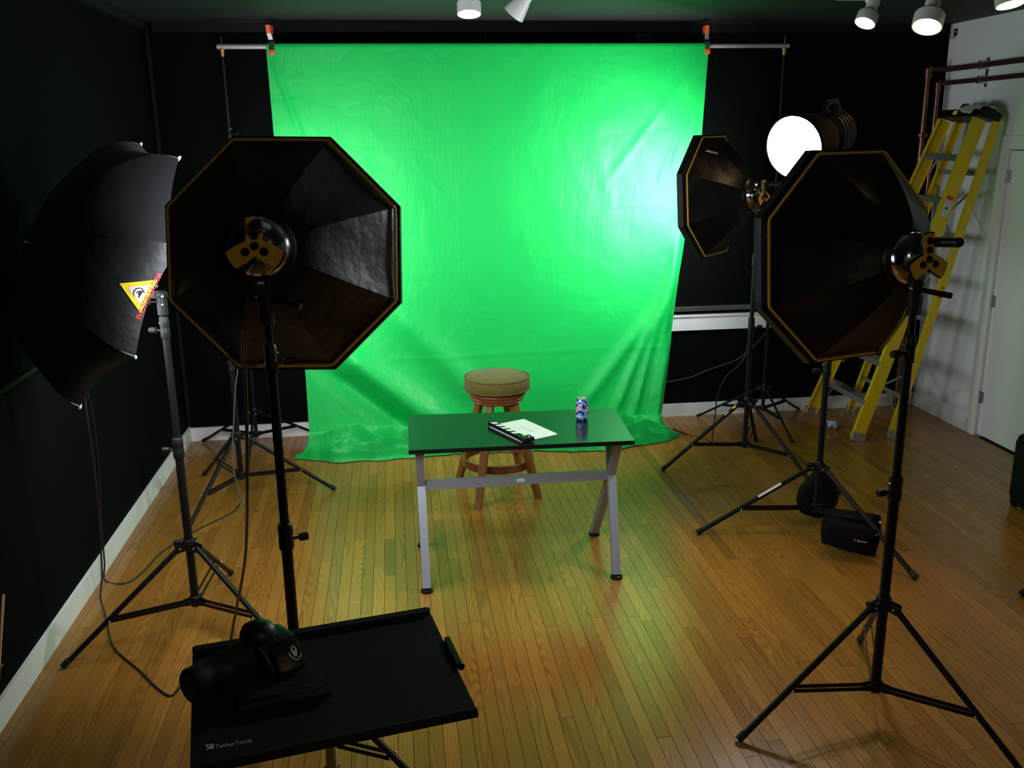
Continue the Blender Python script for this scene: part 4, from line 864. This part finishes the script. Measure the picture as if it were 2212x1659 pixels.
pb = pillow(bc, fdir*0.145-V((0, 0, 0.02)), V((0, 0, 0.092))+fn_*0.02, fn_*0.045, 12, 2.0, 'bag_body', 'bag', b2)
pillow(bc+V((0.07, 0.10, 0.0)), fdir*0.145, V((0, 0, 0.095))-fn_*0.02, fn_*0.04, 12, 5.0, 'rear_bag_body', 'bag', b2)
MB().beam(bc+V((0.035, 0.05, 0.094))-fdir*0.10, bc+V((0.035, 0.05, 0.094))+fdir*0.10, 0.07, 0.006, fn_).build('saddle_strap', 'bag', b2, smooth=False)
tq = bc+fn_*0.056+fdir*0.045+V((0, 0, 0.008))
MB().plate(rr(-0.006, -0.006, 0.006, 0.006, 0.002), tq-fdir*0.012, fdir, V((0, 0, 1)), -0.003).build('tag_mark', 'red_print', b2, smooth=False, label='small red mark')
lettering('Manfrotto', 'tag_lettering', 'white_print', b2, tq+V((0, 0, -0.005)), fdir*0.048, V((0, 0, 0.010)), -0.003 if fdir.cross(V((0, 0, 1))).dot(fn_) < 0 else 0.003, 0.01, label='tiny white lettering')
MB().sphere(bc+fdir*0.15+V((0, 0, 0.105)), 0.010, 10, 8).build('bag_ring', 'chrome', b2)
b1 = thing('sandbag', (2.42, 4.80, 0.0), 'rounded black sandbag hanging behind the pole of the weighted stand', 'sandbag', None)
rb_ = MB().sphere((2.405, 4.76, 0.175), 0.135, 28, 18, (0.86, 0.55, 1.12))
for v in rb_.v:
    q_ = (v.z-0.175)/0.15; v.x = 2.405+(v.x-2.405)*(1.05-0.30*q_); d_ = v-V((2.405, 4.76, 0.175)); v += d_*0.16*noise.noise(d_*14); v.z = max(v.z, 0.004)
rb_.build('bag_body', 'bag', b1)

# crumpled wrapper on the floor
cr_ = thing('crumpled_can', (3.29, 6.39, 0), 'crumpled blue and white drink can lying on the floor by the ladder', 'litter')
vs, fs = [], []
mb = MB().sphere((3.29, 6.39, 0.036), 0.048, 18, 12, (1.0, 0.8, 0.66))
for v in mb.v:
    d = v-V((3.29, 6.39, 0.036)); v += d*(0.35*noise.noise(d*38)+0.15*noise.noise(d*90)); v.z = max(v.z, 0.003)
mb.build('can_shell', 'wrapper', cr_, smooth=False)
for a, z in ((-2.0, 0.03), (-1.0, 0.045), (-2.9, 0.04)):
    MB().box((3.29+0.045*cos(a), 6.39+0.036*sin(a), z), (0.032, 0.018, 0.026), Matrix.Rotation(a, 3, 'Z') @ Matrix.Rotation(0.7, 3, 'Y'), 0.006).build('printed_fold', 'wrapper_blue', cr_, smooth=False, label='blue printed fold')

# black bag cut off by the right edge
bg = thing('equipment_bag', (3.85, 4.66, 0), 'black equipment bag cut off by the right edge, before the white door', 'bag')
MB().box((3.90, 4.66, 0.245), (0.56, 0.30, 0.47), None, 0.07).build('bag_body', 'bag', bg)
MB().box((3.86, 4.505, 0.20), (0.42, 0.05, 0.26), None, 0.02).build('front_pocket', 'bag', bg)
MB().tube(smooth_pts([(3.70, 4.62, 0.47), (3.71, 4.62, 0.535), (3.86, 4.62, 0.555), (4.0, 4.62, 0.535), (4.01, 4.62, 0.47)], 5), 0.013, 8).build('carry_handle', 'bag', bg)
for z in (0.36, 0.30, 0.17): MB().box((3.618, 4.60, z), (0.028, 0.07, 0.035), Matrix.Rotation(0.4, 3, 'Y'), 0.004).build('side_strap', 'bag', bg)
for y in (4.55, 4.77): MB().cyl((3.655, y, 0.026), (3.685, y, 0.026), 0.026, seg=14).build('wheel', 'black_plastic', bg)

# ------------------------------------------------------------------ laptop tray on its own stand
TZ2 = 1.07
TL, TR, BR, BL = V((-0.4947, 1.969, TZ2)), V((0.0544, 2.0719, TZ2)), V((0.1151, 1.6409, TZ2)), V((-0.4318, 1.5381, TZ2))
tc_ = (TL+TR+BR+BL)/4; t1 = (TR-TL+BR-BL).normalized(); t2 = Zu.cross(t1)
tw, td = 0.558, 0.434
ty = thing('laptop_tray', tc_, 'black laptop tray with white lettering, high in the foreground', 'tray')
MB().plate(rr(-tw/2, -td/2, tw/2, td/2, 0.018), tc_-Zu*0.016, t1, t2, 0.016).build('tray_panel', 'felt', ty, smooth=False)
MB().plate(rr(-tw/2, td/2-0.022, tw/2, td/2, 0.010), tc_+Zu*0.0005, t1, t2, 0.010).build('rear_lip', 'felt', ty, smooth=False)
MB().cyl(tc_+t1*(-tw/2)+t2*(-td/2)-Zu*0.006, tc_+t1*(tw/2)+t2*(-td/2)-Zu*0.006, 0.0105, seg=12).build('front_edge', 'felt', ty)
ck = tc_+t1*(tw/2+0.008)
MB().beam(ck+t2*0.068+Zu*0.001, ck-t2*0.050+Zu*0.001, 0.012, 0.014, t1).cyl(ck-t2*0.048+Zu*0.001+t1*0.002, ck-t2*0.056+Zu*0.001+t1*0.002, 0.0085, seg=12).build('edge_clip', 'black_metal', ty)
lo = V((-0.4045, 1.587, TZ2)); lx = V((0.084, 0.0135, 0))
lettering('TetherTools', 'logo_lettering', 'pale_grey_print', ty, lo+lx*0.22, lx*0.80, V((-0.003, 0.0125, 0)), 0.0012, 0.0, label='pale lettering')
gm = MB()
def gk(pts): gm.plate(pts, lo+Zu*0.001, lx, V((-0.004, 0.020, 0)), 0.0004)
gk([(0.0, 0.10), (0.12, 0.22), (0.20, 0.55), (0.15, 0.95), (0.10, 0.75), (0.12, 0.50), (0.05, 0.30)]); gk([(-0.02, 0.75), (0.03, 0.95), (0.10, 0.88), (0.06, 0.68)]); gk([(0.02, 0.42), (0.10, 0.40), (0.10, 0.55), (0.03, 0.55)]); gk([(0.12, 0.05), (0.19, 0.10), (0.19, 0.32), (0.14, 0.25)])
gm.build('logo_figure', 'pale_grey_print', ty, smooth=False, label='small pale lizard-like mark')
ts = thing('tray_stand', (tc_.x-0.0, tc_.y+0.065, 0), 'stand with a chrome post under the black laptop tray', 'stand')
pc = V((-0.198, 1.87, 0))
MB().cyl(pc+Zu*0.79, pc+Zu*(TZ2-0.017), 0.0135, seg=16).build('chrome_post', 'chrome', ts)
MB().lathe([(0.016, 0.795), (0.022, 0.79), (0.022, 0.765), (0.030, 0.76), (0.030, 0.72), (0.02, 0.715)], pc, (0, 0, 1), 20).build('post_collar', 'black_plastic', ts)
MB().cyl(pc+Zu*0.40, pc+Zu*0.76, 0.015).build('pole_section', 'black_metal', ts)
MB().lathe([(0.05, 0), (0.06, 0.004), (0.06, 0.01)], pc+Zu*(TZ2-0.0275), (0, 0, 1), 20).build('mount_plate', 'black_plastic', ts)
knob(pc+V((0.022, -0.01, 0.74)), pc+V((0.085, -0.03, 0.74)), 'post_knob', ts, 0.012)
for k in range(3):
    a = RAD(-90+120*k); d = V((cos(a), sin(a), 0)); lg = MB().tube([pc+d*0.03+Zu*0.46, pc+d*0.40+Zu*0.012], 0.012, 10).build('leg', 'black_metal', ts)
    MB().lathe([(0.016, 0), (0.016, 0.03)], pc+d*0.40+Zu*0.0, V((-d.x, -d.y, 1.1)), 10).build('rubber_foot', 'black_plastic', lg)
MB().lathe([(0.02, 0.44), (0.034, 0.445), (0.034, 0.475), (0.02, 0.48)], pc, (0, 0, 1), 16).build('leg_hub', 'black_plastic', ts)

# dark camcorder-like device on the tray, with pouch below
dv = thing('camera', (-0.34, 1.86, TZ2), 'black camera with a long barrel and a white emblem, lying on the tray', 'camera')
b0 = V((-0.462, 1.742, TZ2+0.0435)); b1_ = V((-0.352, 1.848, TZ2+0.0445)); ax2 = (b1_-b0).normalized()
MB().lathe([(0.034, 0), (0.039, 0.006), (0.039, 0.03), (0.0375, 0.034), (0.0375, 0.07), (0.039, 0.074), (0.039, 0.10), (0.042, 0.12), (0.042, (b1_-b0).length)], b0, ax2, 26).build('barrel', 'black_plastic', dv)
MB().lathe([(0.0, 0.002), (0.030, 0.0), (0.034, -0.003)], b0+ax2*0.002, ax2, 22, cap0=False, cap1=False).build('lens_glass', 'black_print', dv)
Rb = Matrix((V((0.80, 0.60, 0)).normalized(), V((-0.60, 0.80, 0)).normalized(), Zu)).transposed()
MB().box((-0.318, 1.872, TZ2+0.042), (0.105, 0.080, 0.072), Rb, 0.014).build('camera_body', 'black_plastic', dv)
MB().lathe([(0.040, 0), (0.040, 0.02), (0.034, 0.034), (0.018, 0.043), (0.0, 0.045)], (-0.338, 1.880, TZ2+0.062), (0, 0, 1), 24, cap1=False).build('prism_dome', 'black_plastic', dv)
bxn = V((0.30, -0.66, 0.69)).normalized(); bxx = V((0.87, 0.45, 0.05)); bxx = (bxx-bxn*bxx.dot(bxn)).normalized(); bxy = bxn.cross(bxx).normalized()
bc2 = V((-0.268, 1.824, TZ2+0.052)); Rq = Matrix((bxx, bxy, bxn)).transposed()
MB().box(bc2-bxn*0.022, (0.060, 0.064, 0.044), Rq, 0.005).build('battery_box', 'black_plastic', dv)
em_ = MB(); eo = bc2+bxn*0.0006+bxx*0.014+bxy*0.0
em_.plate([(0.0065*cos(2*pi*k/18)*(1.0 if sin(2*pi*k/18) > -0.2 else 0.8), 0.013*sin(2*pi*k/18)+0.004) for k in range(18)], eo, bxx, bxy, 0.0006)
em_.tube([eo+bxx*x+bxy*y+bxn*0.0008 for x, y in ((-0.013, 0.004), (-0.010, -0.006), (-0.005, -0.013), (0.001, -0.017), (0.006, -0.012), (0.010, -0.010), (0.0115, -0.006))], 0.0014, 6)
emo = em_.build('emblem', 'white_print', dv, label='white oval emblem with a hooked stroke')
MB().plate([(0.0026*cos(2*pi*k/14), 0.005*sin(2*pi*k/14)) for k in range(14)], eo+bxy*0.009+bxn*0.0007, bxx, bxy, 0.0006).build('emblem_hole', 'black_print', emo)
MB().plate([(-0.014, -0.008), (-0.002, -0.008), (-0.002, 0.006), (-0.014, 0.006)], eo-bxx*0.016-bxy*0.006, bxx, bxy, 0.0005).build('rating_plate', 'pipe_dark', dv, smooth=False, label='dull red plate')
MB().tube(smooth_pts([(-0.34, 1.845, TZ2+0.07), (-0.315, 1.80, TZ2+0.060), (-0.300, 1.79, TZ2+0.030), (-0.30, 1.83, TZ2+0.020)], 5), 0.009, 8).build('hand_strap', 'bag', dv)
pc2 = V((-0.272, 1.748, TZ2+0.007)); pa = V((0.98, 0.19, 0)).normalized(); pbv = Zu.cross(pa)
po = MB().plate(rr(-0.095, -0.040, 0.095, 0.038, 0.014), pc2-Zu*0.006, pa, pbv, 0.014).build('pouch_body', 'bag', None, smooth=False)
po.name = 'flat_pouch'; rebase(po, pc2-Zu*0.006); tag(po, 'flat black pouch under the camera on the tray', 'pouch')
fc = MB().plate(rr(-0.05, -0.024, 0.05, 0.024, 0.010), pc2+V((-0.045, 0.0, 0.009)), pa, pbv, 0.004).build('flap', 'felt', po, smooth=False)

# ------------------------------------------------------------------ cables and small bits
def cable(pts, r, m, label, k=8):
    p = smooth_pts(pts, k); c = MB().tube(p, r, 7).build('power_cable', m); rebase(c, p[-1]); return tag(c, label, 'cable')
FZ = 0.006
cable([(-1.40, 4.17, 1.20), (-1.42, 4.21, 1.0), (-1.45, 4.30, 0.75), (-1.48, 4.36, 0.50), (-1.505, 4.40, 0.28), (-1.53, 4.43, 0.10), (-1.54, 4.40, FZ), (-1.447, 4.169, FZ), (-1.341, 3.903, FZ), (-1.177, 3.689, FZ), (-1.06, 3.53, FZ), (-0.994, 3.473, FZ), (-0.963, 3.545, FZ), (-0.884, 3.574, FZ), (-0.70, 3.52, FZ)], 0.0048, 'cable', 'dark cable dropping from the umbrella and curling over the floor')
cable([(-1.41, 4.20, 1.19), (-1.46, 4.40, 0.98), (-1.52, 4.58, 0.72), (-1.565, 4.68, 0.50), (-1.575, 4.66, 0.30), (-1.572, 4.62, 0.10), (-1.57, 4.59, FZ), (-1.461, 4.544, FZ), (-1.40, 4.66, FZ), (-1.358, 4.90, FZ), (-1.235, 5.164, FZ), (-1.064, 5.414, FZ), (-1.035, 5.56, FZ)], 0.0045, 'cable', 'thin dark cable running over the floor between the umbrella stand and the corner stand')
cable([(-0.50, 2.99, 1.62), (-0.52, 3.1, 1.42), (-0.56, 3.2, 1.05), (-0.64, 3.45, 0.62), (-0.74, 3.66, 0.27), (-0.80, 3.74, 0.06), (-0.82, 3.72, FZ), (-0.78, 3.60, FZ), (-0.66, 3.50, FZ)], 0.0062, 'cable_red', 'maroon cable hanging from the softbox next to the umbrella down behind the tray')
cable([(-0.86, 5.45, 1.30), (-0.93, 5.52, 1.02), (-0.99, 5.54, 0.78), (-1.03, 5.55, 0.50), (-1.05, 5.53, 0.30), (-1.03, 5.53, 0.12), (-0.99, 5.50, FZ), (-0.90, 5.42, FZ)], 0.0042, 'cable_grey', 'thin grey cable hanging beside the corner light stand')
cable([(2.29, 5.655, 1.05), (2.266, 5.66, 0.787), (2.158, 5.70, 0.643), (2.125, 5.75, 0.50), (2.15, 5.85, 0.33), (2.20, 6.02, 0.12), (2.27, 6.20, 0.012), (2.245, 6.30, FZ), (2.135, 6.458, FZ), (2.085, 6.58, FZ)], 0.0045, 'cable', 'dark cable looping down from the tilted softbox stand to the floor')
cable([(2.02, 6.885, 0.30), (2.17, 6.90, 0.305), (2.33, 6.91, 0.33), (2.445, 6.91, 0.374), (2.57, 6.915, 0.41), (2.71, 6.915, 0.457), (2.84, 6.915, 0.56), (2.95, 6.90, 0.70)], 0.0035, 'cable_grey', 'thin grey cable swagged along the black wall below the white ledge')
sk_ = MB().cyl((-1.606, 3.545, 0.475), (-1.56, 3.16, 0.02), 0.007, 0.0065, 10).build('wooden_stick', 'stick'); rebase(sk_, (-1.56, 3.16, 0.0))
tag(sk_, 'slim pale wooden stick leaning on the black wall at the left edge', 'stick')
hk2 = MB().lathe([(0.008, 0), (0.008, 0.004), (0.004, 0.008), (0.004, 0.016), (0.007, 0.019)], (XL, 3.42, 0.235), (1, 0, 0), 10).build('wall_screw', 'steel'); rebase(hk2, (XL, 3.42, 0.235))
tag(hk2, 'tiny metal screw low on the black wall above the white baseboard', 'screw')
